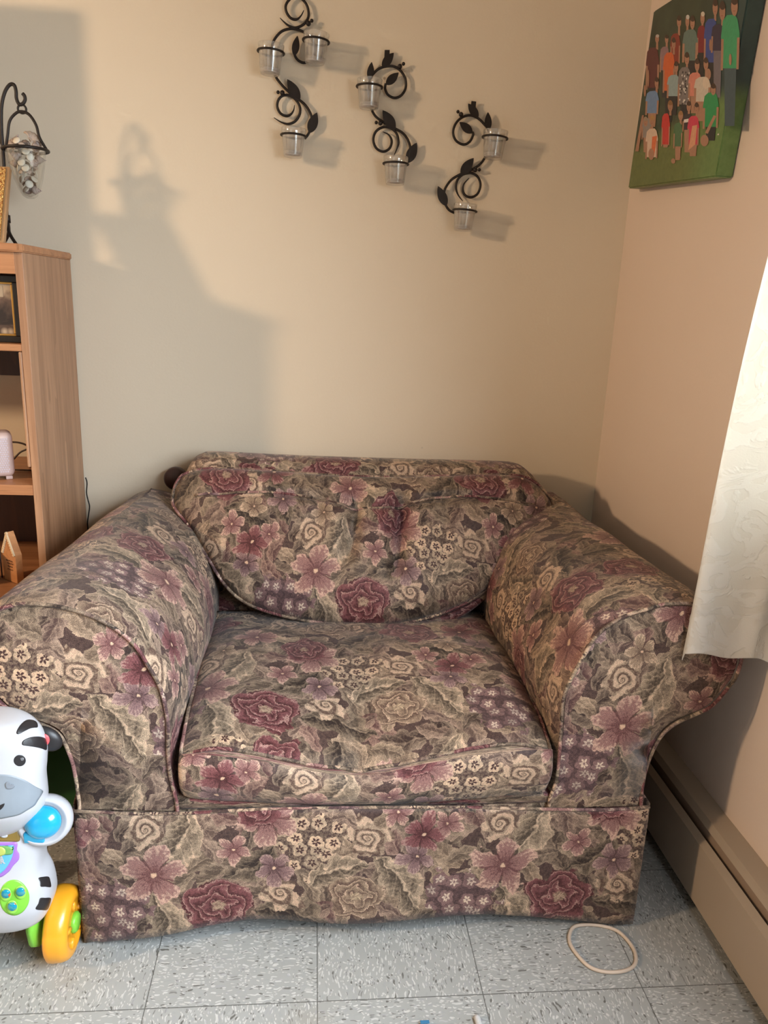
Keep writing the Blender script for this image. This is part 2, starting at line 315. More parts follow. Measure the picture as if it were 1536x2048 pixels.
def floor_mat():
    m, nb, b = newmat('vinyl tile'); tc = nb.n('ShaderNodeTexCoord').outputs['Object']
    T = .3048; p = nb.scale(nb.v('SUBTRACT', tc, (-.27959, 1.11096, 0)), 1/T); X = nb.xyz(p)
    fx, fy = nb.m('FRACT', nb.m('ADD', X[0], 50)), nb.m('FRACT', nb.m('ADD', X[1], 50))
    ix, iy = nb.m('FLOOR', X[0]), nb.m('FLOOR', X[1])
    par = nb.m('PINGPONG', nb.m('ADD', nb.m('ADD', ix, iy), 100), 1)
    e = nb.m('MINIMUM', nb.m('MINIMUM', fx, nb.m('SUBTRACT', 1, fx)), nb.m('MINIMUM', fy, nb.m('SUBTRACT', 1, fy)))
    tid = nb.comb(nb.m('MULTIPLY', ix, 3.7), nb.m('MULTIPLY', iy, 5.3), 0)
    a = nb.v('MULTIPLY', p, (1.5, 3.6, 1)); c2 = nb.v('MULTIPLY', p, (3.6, 1.5, 1))
    mx = nb.n('ShaderNodeMix', data_type='VECTOR'); nb.put(mx.inputs[0], par); nb.put(mx.inputs[4], a); nb.put(mx.inputs[5], c2)
    q = nb.v('ADD', mx.outputs[1], tid); dn = nb.noise(p, 9, 2, out='Color'); q = nb.v('ADD', q, nb.scale(dn, .25))
    base = nb.mix(nb.noise(p, 5, 4), srgb(156, 157, 153), srgb(170, 171, 168))
    def flecks(off, sc, thr, colr, amt):
        v1 = nb.voro(nb.v('ADD', q, off), sc, 1); keep = nb.smooth(nb.xyz(v1.outputs['Color'])[0], thr, thr+.02)
        mk = nb.m('MULTIPLY', nb.smooth(v1.outputs['Distance'], .30, .22), keep); return nb.m('MULTIPLY', mk, amt), colr
    for off, sc, thr, colr, amt in (((0, 0, 0), 14, .55, srgb(208, 208, 204), .7), ((4.1, 2.3, 0), 11, .6, srgb(158, 160, 158), .6), ((8.3, 1.1, 0), 17, .80, srgb(112, 112, 108), .75), ((2.2, 7.7, 0), 13, .9, srgb(84, 82, 76), .8), ((5.2, 3.3, 0), 21, .6, srgb(214, 212, 206), .6), ((9.9, 3.9, 0), 12, .8, srgb(160, 160, 162), .6)):
        mk, cc = flecks(off, sc, thr, colr, amt); base = nb.mix(mk, base, cc)
    base = nb.mix(nb.m('MULTIPLY', nb.smooth(e, .0045, .0015), .8), base, srgb(66, 66, 62))
    base = nb.mix(nb.m('MULTIPLY', nb.smooth(nb.noise(p, 1.6, 3), .55, .8), .35), base, srgb(150, 142, 128))
    nb.put(b.inputs['Base Color'], base); b.inputs['Roughness'].default_value = .38
    nb.put(b.inputs['Roughness'], nb.m('ADD', .30, nb.m('MULTIPLY', nb.noise(p, 12, 3), .22)))
    bp = nb.n('ShaderNodeBump'); bp.inputs['Strength'].default_value = .2; bp.inputs['Distance'].default_value = .001
    nb.put(bp.inputs['Height'], nb.m('ADD', nb.smooth(e, 0, .006), nb.m('MULTIPLY', nb.noise(p, 40, 2), .4))); nb.put(b.inputs['Normal'], bp.outputs[0])
    return m

def wood_mat(name, lo, hi, axis='Z', rough=.42):
    m, nb, b = newmat(name); tc = nb.n('ShaderNodeTexCoord').outputs['Object']
    st = {'Z': (30, 30, 1.3), 'X': (1.3, 30, 30), 'Y': (30, 1.3, 30)}[axis]
    q = nb.v('MULTIPLY', tc, st); n1 = nb.noise(q, 1.2, 5, .6, dist=.4); n2 = nb.noise(q, 7, 3)
    q2 = nb.v('MULTIPLY', tc, {'Z': (6, 6, .5), 'X': (.5, 6, 6), 'Y': (6, .5, 6)}[axis]); n3 = nb.noise(q2, 1.3, 2, dist=1.2)
    ring = nb.m('FRACT', nb.m('MULTIPLY', n3, 6))
    v = nb.m('ADD', nb.m('MULTIPLY', n1, .7), nb.m('ADD', nb.m('MULTIPLY', n2, .2), nb.m('MULTIPLY', ring, .16)))
    c = nb.ramp(v, [(.3, srgb(*lo)), (.7, srgb(*hi))])
    c = nb.mix(nb.m('MULTIPLY', nb.smooth(n2, .62, .72), .35), c, tuple(x*.5 for x in srgb(*lo)))
    nb.put(b.inputs['Base Color'], c); b.inputs['Roughness'].default_value = rough
    bp = nb.n('ShaderNodeBump'); bp.inputs['Strength'].default_value = .1; bp.inputs['Distance'].default_value = .001
    nb.put(bp.inputs['Height'], n2); nb.put(b.inputs['Normal'], bp.outputs[0]); return m

def glass_mat(name, tint=(.97, .98, .98), gloss=.12, haze=.06):
    m, nb, b = newmat(name); out = m.node_tree.nodes['Material Output']; m.node_tree.nodes.remove(b)
    tr = nb.n('ShaderNodeBsdfTransparent'); tr.inputs[0].default_value = (*tint, 1)
    gl = nb.n('ShaderNodeBsdfGlossy'); gl.inputs['Roughness'].default_value = .06
    di = nb.n('ShaderNodeBsdfTranslucent'); di.inputs[0].default_value = (.9, .86, .84, 1)
    d2 = nb.n('ShaderNodeBsdfDiffuse'); d2.inputs[0].default_value = (.9, .86, .84, 1)
    lw = nb.n('ShaderNodeLayerWeight'); lw.inputs[0].default_value = .35
    tc = nb.n('ShaderNodeTexCoord').outputs['Object']; nz = nb.noise(tc, 60, 3)
    f = nb.m('ADD', nb.m('MULTIPLY', lw.outputs['Facing'], .35), gloss, clamp=True)
    md = nb.n('ShaderNodeMixShader'); md.inputs[0].default_value = .5; nb.l.new(di.outputs[0], md.inputs[1]); nb.l.new(d2.outputs[0], md.inputs[2])
    m1 = nb.n('ShaderNodeMixShader'); nb.put(m1.inputs[0], nb.m('MULTIPLY', nb.m('ADD', nz, .5), haze)); nb.l.new(tr.outputs[0], m1.inputs[1]); nb.l.new(md.outputs[0], m1.inputs[2])
    m2 = nb.n('ShaderNodeMixShader'); nb.put(m2.inputs[0], f); nb.l.new(m1.outputs[0], m2.inputs[1]); nb.l.new(gl.outputs[0], m2.inputs[2])
    nb.l.new(m2.outputs[0], out.inputs[0]); return m

def curtain_mat():
    m, nb, b = newmat('white damask curtain'); out = m.node_tree.nodes['Material Output']
    uv = nb.n('ShaderNodeUVMap').outputs[0]; n1 = nb.noise(uv, 16, 3, dist=2.5); swirl = nb.smooth(n1, .47, .53)
    b.inputs['Base Color'].default_value = (.86, .84, .80, 1); b.inputs['Roughness'].default_value = .55; b.inputs['Sheen Weight'].default_value = .3
    nb.put(b.inputs['Base Color'], nb.mix(swirl, (.84, .81, .76, 1), (.90, .88, .85, 1)))
    bp = nb.n('ShaderNodeBump'); bp.inputs['Strength'].default_value = .35; bp.inputs['Distance'].default_value = .003
    nb.put(bp.inputs['Height'], nb.m('ADD', swirl, nb.m('MULTIPLY', nb.noise(uv, 300, 2), .3))); nb.put(b.inputs['Normal'], bp.outputs[0])
    tr = nb.n('ShaderNodeBsdfTranslucent'); tr.inputs[0].default_value = (.92, .88, .80, 1); nb.l.new(bp.outputs[0], tr.inputs['Normal'])
    mx = nb.n('ShaderNodeMixShader'); mx.inputs[0].default_value = .5; nb.l.new(b.outputs[0], mx.inputs[1]); nb.l.new(tr.outputs[0], mx.inputs[2]); nb.l.new(mx.outputs[0], out.inputs[0]); return m

FAB = fabric()
M_IRON = plain('black iron', (34, 26, 22), .5, .3, .1, 60, .1)
M_GLASS = glass_mat('votive glass', haze=.16)
M_CLEAR = glass_mat('clear glass', gloss=.04, haze=.0)
OAK = wood_mat('oak veneer', (138, 98, 70), (186, 142, 108)); OAKX = wood_mat('oak veneer lengthwise', (150, 98, 62), (192, 136, 94), 'X')
DARKWOOD = wood_mat('dark brown panel', (58, 32, 22), (84, 48, 34))

# ------------------------------------------------------------------ mesh helpers
def link(name, bm, mats, parent=None, smooth=True, uv=None):
    me = bpy.data.meshes.new(name); bm.normal_update(); bm.to_mesh(me); bm.free()
    o = bpy.data.objects.new(name, me); COL.objects.link(o)
    for m in (mats if isinstance(mats, (list, tuple)) else [mats]): me.materials.append(m)
    if smooth:
        for p in me.polygons: p.use_smooth = True
    if parent: o.parent = parent
    return o
def tag(o, label, cat, group=None):
    o['label'] = label; o['category'] = cat
    if group: o['group'] = group
    return o
def thing(name, label, cat, loc=(0, 0, 0), group=None):
    o = bpy.data.objects.new(name, None); COL.objects.link(o); o.empty_display_size = .05; o.location = loc
    ROOTS[o.name] = Vector(loc); return tag(o, label, cat, group)
ROOTS = {}
def part(name, bm, mats, root, smooth=True, label=None):
    """geometry written in room coordinates, parented to its thing (moved so the parent's base is the origin)"""
    off = Vector((0, 0, 0)); r = root
    while r is not None: off += Vector(r.location); r = r.parent
    bmesh.ops.translate(bm, verts=bm.verts, vec=-off)
    o = link(name, bm, mats, root, smooth)
    if label: o['label'] = label
    return o
def single(name, bm, mats, label, cat, smooth=True, group=None):
    """a thing that is one mesh: origin moved to its base"""
    vs = [v.co for v in bm.verts]; c = Vector((sum(v.x for v in vs)/len(vs), sum(v.y for v in vs)/len(vs), min(v.z for v in vs)))
    bmesh.ops.translate(bm, verts=bm.verts, vec=-c); o = link(name, bm, mats, None, smooth); o.location = c
    return tag(o, label, cat, group)
def structure(name, bm, mats, smooth=False):
    o = link(name, bm, mats, None, smooth); o['kind'] = 'structure'; return o

def box(bm, x0, x1, y0, y1, z0, z1, bev=0, mi=0, rot=None, seg=2):
    r = bmesh.ops.create_cube(bm, size=1); vs = r['verts']
    for v in vs: v.co = Vector(((x0+x1)/2+v.co.x*(x1-x0), (y0+y1)/2+v.co.y*(y1-y0), (z0+z1)/2+v.co.z*(z1-z0)))
    fs = set(f for v in vs for f in v.link_faces)
    if bev:
        es = set(e for v in vs for e in v.link_edges)
        rr = bmesh.ops.bevel(bm, geom=list(es), offset=bev, segments=seg, affect='EDGES', profile=.5)
        fs = set(f for v in rr['verts'] for f in v.link_faces) | set(f for f in fs if f.is_valid)
    for f in fs:
        if f.is_valid: f.material_index = mi
    vv = list(set(v for f in fs if f.is_valid for v in f.verts))
    if rot is not None: bmesh.ops.transform(bm, matrix=rot, verts=vv)
    return vv
def newbox(*a, **k): bm = bmesh.new(); box(bm, *a, **k); return bm

def spline(pts, n=8, closed=False):
    pts = [Vector(p) for p in pts]; N = len(pts); out = []
    rng = range(N if closed else N-1)
    for i in rng:
        if closed: p0, p1, p2, p3 = pts[(i-1) % N], pts[i], pts[(i+1) % N], pts[(i+2) % N]
        else: p0, p1, p2, p3 = pts[max(i-1, 0)], pts[i], pts[i+1], pts[min(i+2, N-1)]
        for k in range(n):
            t = k/n; out.append(.5*((2*p1)+(-p0+p2)*t+(2*p0-5*p1+4*p2-p3)*t*t+(-p0+3*p1-3*p2+p3)*t**3))
    if not closed: out.append(pts[-1].copy())
    return out
def tube(bm, pts, rad, seg=8, closed=False, mi=0, flat=1.0):
    """rad: number or function of 0..1 along the path"""
    N = len(pts); rf = rad if callable(rad) else (lambda t: rad)
    up = Vector((0, 0, 1)); rings = []; prev = None
    for i, p in enumerate(pts):
        a = pts[(i-1) % N] if (closed or i > 0) else p; b = pts[(i+1) % N] if (closed or i < N-1) else p
        d = (b-a).normalized() if (b-a).length > 1e-9 else Vector((0, 1, 0))
        if prev is None:
            x = d.cross(up) if abs(d.dot(up)) < .95 else d.cross(Vector((1, 0, 0)))
        else: x = prev - d*prev.dot(d)
        x.normalize(); y = d.cross(x); prev = x; r = rf(i/max(1, N-1))
        rings.append([bm.verts.new(p+(x*math.cos(2*PI*k/seg)+y*math.sin(2*PI*k/seg)*flat)*r) for k in range(seg)])
    M = N if closed else N-1
    for i in range(M):
        A, B = rings[i], rings[(i+1) % N]
        for k in range(seg):
            f = bm.faces.new((A[k], A[(k+1) % seg], B[(k+1) % seg], B[k])); f.material_index = mi
    if not closed:
        for R in (rings[0][::-1], rings[-1]):
            f = bm.faces.new(R); f.material_index = mi
    return bm
def newtube(*a, **k): return tube(bmesh.new(), *a, **k)
def ball(bm, c, r, u=12, v=8, sc=(1, 1, 1), mi=0):
    m = Matrix.Translation(c) @ Matrix.Diagonal((*sc, 1)); q = bmesh.ops.create_uvsphere(bm, u_segments=u, v_segments=v, radius=r, matrix=m)
    for x in q['verts']:
        for f in x.link_faces: f.material_index = mi
    return q['verts']
def lathe(bm, prof, c=(0, 0, 0), seg=32, mat=None, mi=0):
    """prof: list of (r, z)"""
    rings = []; c = Vector(c)
    for r, z in prof:
        ring = []
        for k in range(seg):
            p = Vector((r*math.cos(2*PI*k/seg), r*math.sin(2*PI*k/seg), z))
            if mat is not None: p = mat @ p
            ring.append(bm.verts.new(c+p))
        rings.append(ring)
    for A, B in zip(rings, rings[1:]):
        for k in range(seg):
            f = bm.faces.new((A[k], A[(k+1) % seg], B[(k+1) % seg], B[k])); f.material_index = mi
    for R, fl in ((rings[0], True), (rings[-1], False)):
        f = bm.faces.new(R[::-1] if fl else R); f.material_index = mi
    return bm
def prism(bm, poly, ext, mi=0):
    """poly: list of Vector; ext: extrusion Vector"""
    A = [bm.verts.new(p) for p in poly]; B = [bm.verts.new(p+ext) for p in poly]; n = len(A)
    fs = [bm.faces.new(A[::-1]), bm.faces.new(B)] + [bm.faces.new((A[k], A[(k+1) % n], B[(k+1) % n], B[k])) for k in range(n)]
    for f in fs: f.material_index = mi
    return bm
def sheet(us, vs, fn, uvfn=None, thick=0, closed_u=False, dirn=None, bm=None):
    """grid surface; fn(u,v)->Vector; uvfn(u,v)->(U,V)"""
    bm = bm or bmesh.new(); L = bm.loops.layers.uv.verify()
    G = [[bm.verts.new(fn(u, v)) for v in vs] for u in us]; uvs = [[(uvfn(u, v) if uvfn else (u, v)) for v in vs] for u in us]
    nu, nv = len(us), len(vs)
    for i in range(nu-1):
        for j in range(nv-1):
            f = bm.faces.new((G[i][j], G[i+1][j], G[i+1][j+1], G[i][j+1]))
            for lp, (a, b) in zip(f.loops, ((i, j), (i+1, j), (i+1, j+1), (i, j+1))): lp[L].uv = uvs[a][b]
    return bm, G
def frange(a, b, n): return [a+(b-a)*i/n for i in range(n+1)]
def planar_uv(bm, fn):
    L = bm.loops.layers.uv.verify()
    for f in bm.faces:
        for lp in f.loops: lp[L].uv = fn(lp.vert.co, f.normal)
def nz(p, s, seed=0): return noise.noise(Vector(p)*s+Vector((seed, seed*1.7, -seed)))
def solid(o, t, off=1):
    md = o.modifiers.new('thickness', 'SOLIDIFY'); md.thickness = t; md.offset = off; return o

# ================================================================== SETTING
CEIL = 2.44; XL, YF = -4.0, -2.2
WALL = wall_mat('cream wall paint', (228, 212, 188)); WALLR = wall_mat('cream wall paint right', (224, 204, 188))
structure('floor', newbox(XL, XR+.15, YF, YW+.15, -.1, 0), floor_mat())
structure('wall_back', newbox(XL, XR+.15, YW, YW+.15, 0, CEIL), WALL)
WY0, WY1, WZ0, WZ1 = -.80, 1.32, .93, 1.80
bm = bmesh.new()
box(bm, XR, XR+.15, YF, WY0, 0, CEIL); box(bm, XR, XR+.15, WY1, YW, 0, CEIL); box(bm, XR, XR+.15, WY0, WY1, 0, WZ0); box(bm, XR, XR+.15, WY0, WY1, WZ1, CEIL)
structure('wall_right', bm, WALLR)
structure('wall_left', newbox(XL-.12, XL, YF, YW, 0, CEIL), WALL)
structure('wall_front', newbox(XL, XR+.15, YF-.12, YF, 0, CEIL), WALL)
structure('ceiling', newbox(XL, XR+.15, YF, YW+.15, CEIL, CEIL+.1), plain('white ceiling', (200, 194, 184), .9))
win = structure('window_1', (lambda b: (box(b, XR+.05, XR+.10, WY0, WY0+.05, WZ0, WZ1), box(b, XR+.05, XR+.10, WY1-.05, WY1, WZ0, WZ1), box(b, XR+.05, XR+.10, WY0, WY1, WZ0, WZ0+.05), box(b, XR+.05, XR+.10, WY0, WY1, WZ1-.05, WZ1), box(b, XR-.02, XR+.12, WY0-.03, WY1+.03, WZ0-.03, WZ0), b)[-1])(bmesh.new()), plain('white painted window frame', (232, 230, 224), .4))
link('pane', newbox(XR+.075, XR+.079, WY0+.05, WY1-.05, WZ0+.05, WZ1-.05), M_CLEAR, win, False)

# ================================================================== BASEBOARD HEATER
M_HEAT = plain('beige enamelled steel', (170, 154, 136), .42, 0, .05, 9)
M_DARK = plain('dark slot', (26, 25, 27), .7)
heater = thing('baseboard_heater', 'long beige metal baseboard heater along the right wall', 'heater', (.85, 1.3, 0))
HY0, HY1 = -.6, 2.262
def extr(poly, mats, name, label=None):
    b = bmesh.new(); prism(b, [Vector((x, HY0, z)) for x, z in poly], Vector((0, HY1-HY0, 0))); bmesh.ops.recalc_face_normals(b, faces=b.faces); return part(name, b, mats, heater, False, label)
extr([(.876, .01), (.880, .01), (.880, .205), (.876, .205)], M_DARK, 'back_plate')
extr([(.8805, .212), (.8805, .206), (.846, .196), (.840, .186), (.8365, .187), (.8425, .2005), (.8435, .2025)], M_HEAT, 'top_hood')
extr([(.818, .028), (.822, .028), (.8225, .155), (.834, .164), (.8325, .1675), (.8185, .158)], M_HEAT, 'front_cover')
extr([(.838, .150), (.8405, .149), (.8475, .178), (.8445, .180)], plain('damper steel', (150, 130, 114), .4), 'damper')
b = bmesh.new()
for k in range(95): y = .2+k*.0215; box(b, .828, .874, y, y+.001, .05, .13)
box(b, .845, .857, .1, 2.25, .085, .097); part('fin_pack', b, plain('aluminium fins', (70, 70, 72), .5, .6), heater, False)
part('end_cap', newbox(.819, .8795, HY0-.02, HY0+.01, .02, .208, bev=.003), M_HEAT, heater, False)

# ================================================================== ARMCHAIR
CX = .127
chair = thing('armchair', 'wide rolled-arm armchair in brown and rose floral tapestry', 'armchair', (CX, 1.7, 0))
YA = 1.268    # front plane of the arms
def yp(px, py, Y): p = at(px, py, 1, Y); return p.x, p.z
# --- skirt
hem = [(-.423, .004), (-.35, .016), (-.27, .026), (-.19, .040), (-.10, .051), (-.03, .051), (.05, .045), (.16, .040), (.27, .042), (.36, .046), (.45, .040), (.54, .026), (.62, .012), (.675, .008)]
def interp(tab, x):
    if x <= tab[0][0]: return tab[0][1]
    for (a, b_), (c, d) in zip(tab, tab[1:]):
        if x <= c: t = (x-a)/(c-a); t = t*t*(3-2*t) if False else t; return b_+(d-b_)*t
    return tab[-1][1]
seam = [(-.425, .300), (-.33, .292), (-.24, .290), (-.1, .296), (.1, .296), (.3, .292), (.48, .283), (.6, .279), (.675, .285)]
def skirt_front(u, v):
    z0, z1 = interp(hem, u), interp(seam, u); z = z0+(z1-z0)*v
    y = YA-.006 - .008*(1-v)*(1+math.sin(u*17)*.6) - .004*math.sin(u*9+1)*(1-v) + nz((u, v*.3, 0), 5, 3)*.004
    if u < -.40 or u > .652: y += .004
    return Vector((u, y, z))
bm, G = sheet(frange(-.4245, .675, 90), frange(0, 1, 16), skirt_front, lambda u, v: (u, interp(hem, u)+(interp(seam, u)-interp(hem, u))*v))
o = part('skirt_front', bm, FAB, chair); solid(o, .004, 1)
for s, x in ((-1, -.425), (1, .677)):
    def sk(u, v, x=x, s=s):
        return Vector((x + s*(.004*math.sin(u*14)*(1-v)+.006*(1-v)), u, .012+.275*v+.012*math.sin(u*6)*(1-v)*.5))
    bm, G = sheet(frange(YA-.002, 2.12, 50), frange(0, 1, 10), sk, lambda u, v: (u+.21, .28*v+.02)); o = part('skirt_side', bm, FAB, chair); solid(o, .004, 0)
# corner pleat tucked behind the left corner
bm, G = sheet(frange(0, 1, 6), frange(0, 1, 12), lambda u, v: Vector((-.430-.012*u*(1-v*.4), YA+.004+.05*u, .05+.25*v)), lambda u, v: (u*.05-.43, .02+.26*v)); o = part('skirt_pleat', bm, FAB, chair); solid(o, .003, 0)
# --- base body under the cushion
bm = newbox(-.405, .66, YA+.006, 2.13, .06, .30, bev=.01); planar_uv(bm, lambda c, n: (c.x, c.z)); part('base_frame', bm, FAB, chair)
bm, _ = sheet(frange(-.25, .49, 30), frange(0, 1, 12), lambda u, v: Vector((u, YA+.002-.006*math.sin(PI*min(1, v*2))*0+ (v-.25)*.5*(1 if v > .25 else 0), .291+.02*min(1, v*4)+nz((u, v, 0), 7)*.002)), lambda u, v: (u+.3, .3+v*.5)); o = part('deck', bm, FAB, chair); solid(o, .006, -1)
tb = bmesh.new(); tube(tb, spline([Vector((u, YA-.0085, interp(seam, u))) for u in frange(-.425, .675, 22)], 4), .0032, 8); planar_uv(tb, lambda c, n: (c.x*1.3+.1, c.z*2)); part('seam_piping', tb, FAB, chair)

# --- arms
ARM_L = [(159, 1618), (159, 1593), (150, 1531), (140, 1497), (126, 1466), (103, 1449), (62, 1435), (27, 1418), (-4, 1391), (-34, 1360), (-54, 1318), (-54, 1275), (-34, 1240), (0, 1223), (40, 1213), (85, 1213), (137, 1222), (188, 1239), (232, 1264), (267, 1295), (291, 1333), (311, 1367), (323, 1405), (330, 1446), (331, 1497), (337, 1548), (350, 1600), (351, 1622)]
ARM_R = [(1282, 1612), (1282, 1585), (1290, 1535), (1305, 1493), (1322, 1462), (1347, 1441), (1382, 1426), (1417, 1409), (1452, 1370), (1466, 1349), (1476, 1312), (1468, 1268), (1436, 1230), (1389, 1213), (1329, 1213), (1294, 1223), (1259, 1233), (1220, 1254), (1192, 1279), (1171, 1314), (1146, 1360), (1132, 1395), (1127, 1455), (1123, 1507), (1116, 1557), (1103, 1592), (1102, 1616)]
def arm(side, name):
    prof = spline([(lambda p: Vector((p.x-CX, 0, p.z)))(at(x, y, 1, YA)) for x, y in (ARM_L if side < 0 else ARM_R)], 3)
    n = len(prof); cen = Vector((.525*side, 0, .52))
    ln = [0]
    for a, b_ in zip(prof, prof[1:]): ln.append(ln[-1]+(b_-a).length)
    Y1 = 2.15
    def f(i, y):
        p = prof[i].copy(); t = (y-YA)/(Y1-YA)
        grow = .010*math.sin(min(1, max(0, (y-YA)/.05))*PI/2)
        if i in (0, n-1): grow = 0
        d = (p-cen); p += d.normalized()*grow
        if p.z > .40:
            k = min(1, (p.z-.40)/.2); out = (p.x*side - .60)
            if out > -.02: p.x -= side*.055*t*k*min(1, (out+.02)/.05)
            p.z -= .012*t*k
        # inner face bulges in slightly towards the middle of its length
        if p.x*side < .45 and p.z > .35: p.x -= side*.010*math.sin(PI*t)
        w_ = nz((p.x, y, p.z), 5, side)*.006 + nz((p.x, y*.5, p.z), 14, side)*.002
        p += d.normalized()*w_*min(1, (y-YA)/.08)
        return Vector((p.x+CX, y, p.z))
    ys = frange(YA, Y1, 44)
    bm, G = sheet(list(range(n)), ys, f, lambda i, y: ((y-YA)*1.0+(.1 if side < 0 else .33), ln[i]+(.12 if side < 0 else .05)))
    # rear cap
    f_ = bm.faces.new([G[i][-1] for i in range(n)])
    bmesh.ops.recalc_face_normals(bm, faces=bm.faces)
    a = part(name, bm, FAB, chair)
    # front panel
    bm = bmesh.new(); L = bm.loops.layers.uv.verify(); R = 9; rings = []
    for k in range(R+1):
        r = k/R
        rings.append([bm.verts.new(Vector((cen.x+CX+(p.x-cen.x)*r, YA-.010*(1-r**2.5)+nz((p.x*r, k, p.z*r), 6)*.002 - (.003*math.sin((cen.z+(p.z-cen.z)*r)*60+p.x*10) if abs(cen.z+(p.z-cen.z)*r-.37) < .05 else 0)*(1-r)*1.5, cen.z+(p.z-cen.z)*r))) for p in (prof if k else prof[:1])])
    uvo = (.0, .0) if side < 0 else (.02, .0)
    for k in range(1, R+1):
        B = rings[k]
        for i in range(n-1 if True else n):
            fs = (rings[0][0], B[i], B[i+1]) if k == 1 else (rings[k-1][i], B[i], B[i+1], rings[k-1][i+1])
            bm.faces.new(fs)
        fs = (rings[0][0], B[-1], B[0]) if k == 1 else (rings[k-1][-1], B[-1], B[0], rings[k-1][0])
        bm.faces.new(fs)
    bmesh.ops.recalc_face_normals(bm, faces=bm.faces)
    m_ = at(31, 1347, 1, YA) if side < 0 else at(1241, 1448, 1, YA); tu, tv = (.008, .227) if side < 0 else (-.286, .16)
    ou, ov = tu-m_.x, tv-m_.z
    planar_uv(bm, lambda c, nn: (c.x+ou, c.z+ov)); part('arm_front_panel', bm, FAB, chair)
    tb = bmesh.new(); tube(tb, [Vector((p.x+CX, YA-.003, p.z)) + (p-cen).normalized()*.006 for p in prof], .0036, 8); planar_uv(tb, lambda c, nn: (c.x*1.5, c.z*1.5)); part('piping', tb, FAB, a)
    return a
arm(-1, 'left_arm'); arm(1, 'right_arm')

# --- seat cushion
XA, XB = -.236, .470
def frontz_top(x):
    s = (x-XA)/(XB-XA); return .425 - .042*math.exp(-((s-.46)/.22)**2) - .012*math.sin(PI*s)
def cush(u, v):
    """u across, v around: 0..1"""
    s = (u-XA)/(XB-XA); e = min(s, 1-s)/.05; k = math.sqrt(max(0, 1-(1-min(1, e))**2)) if e < 1 else 1
    zt = frontz_top(u); zb = .318-.022*math.sin(PI*s)**1.2; yb = 1.90; yf = YA+.004
    yspread = .018*(v > -1)
    if v < .10:  # underside front
        t = v/.10; p = (yf+.10*(1-t), zb-.002)
    elif v < .30:  # boxing
        t = (v-.10)/.20; bul = math.sin(PI*t)
        crease = -.004*(math.exp(-((u-.10)/.008)**2)+math.exp(-((u-.02)/.01)**2)*.7+math.exp(-((u-.185)/.006)**2)*.8)*bul
        p = (yf-.006-.020*bul*(.7+.3*math.sin(PI*s))-crease-.002*nz((u, t*.2, 0), 22), zb+(zt-zb)*t)
    elif v < .90:
        t = (v-.30)/.60; y = yf+(yb-yf)*t; crown = math.sin(PI*min(1, t*1.02))**.55*(.026+.012*math.sin(PI*s))*(1-.75*max(0, t-.55)/.45)
        sag = (.430-zt)*(1-t)**2.2; z = .430+crown-sag+nz((u, y, 0), 9)*.006+nz((u, y, 0), 26)*.0016-.006*math.exp(-((u-.10)/.02)**2)*(1-t)
        z -= .022*(1-min(1, min(s, 1-s)/.12))**2
        p = (y, z)
    else:
        t = (v-.90)/.10; p = (yb, .430-.12*t)
    zc = .372; y, z = p
    z = zc+(z-zc)*(.80+.20*k); widen = .030*((y-YA)/.62) if y > YA else 0
    x = u + (s-.5)*2*widen*.6
    y = y if y > yf+.05 else y+.010*(1-k)
    return Vector((x, y, z))
vs = frange(0, .10, 3)+frange(.10, .30, 12)[1:]+frange(.30, .90, 44)[1:]+frange(.90, 1, 4)[1:]
SX = at(535, 1410, 2, .442); BX = at(930, 1540, 1, YA)
def cuv(u, v):
    if v < .30: return (u-BX.x+.008, .23+(v-.20)*.65)
    return (u-SX.x-.165, .093+(v-.30)*1.06-(SX.y-YA))
us = frange(XA, XA+.03, 6)+frange(XA+.03, XB-.03, 60)[1:]+frange(XB-.03, XB, 6)[1:]
bm, G = sheet(us, vs, cush, cuv)
for col in (G[0], G[-1]): bm.faces.new(col)
bmesh.ops.recalc_face_normals(bm, faces=bm.faces)
cu = part('seat_cushion', bm, FAB, chair)
pts = [cush(XA+.004, .30+.6*t)+Vector((-.002, 0, .001)) for t in frange(.75, 0.02, 14)]+[cush(u, .30)+Vector((0, -.003, .001)) for u in frange(XA+.006, XB-.006, 40)]+[cush(XB-.004, .30+.6*t)+Vector((.002, 0, .001)) for t in frange(.02, .75, 14)]
tb = bmesh.new(); tube(tb, spline(pts, 2), .0036, 8); planar_uv(tb, lambda c, n: (c.x*1.4+.15, c.y+c.z)); part('piping', tb, FAB, cu)

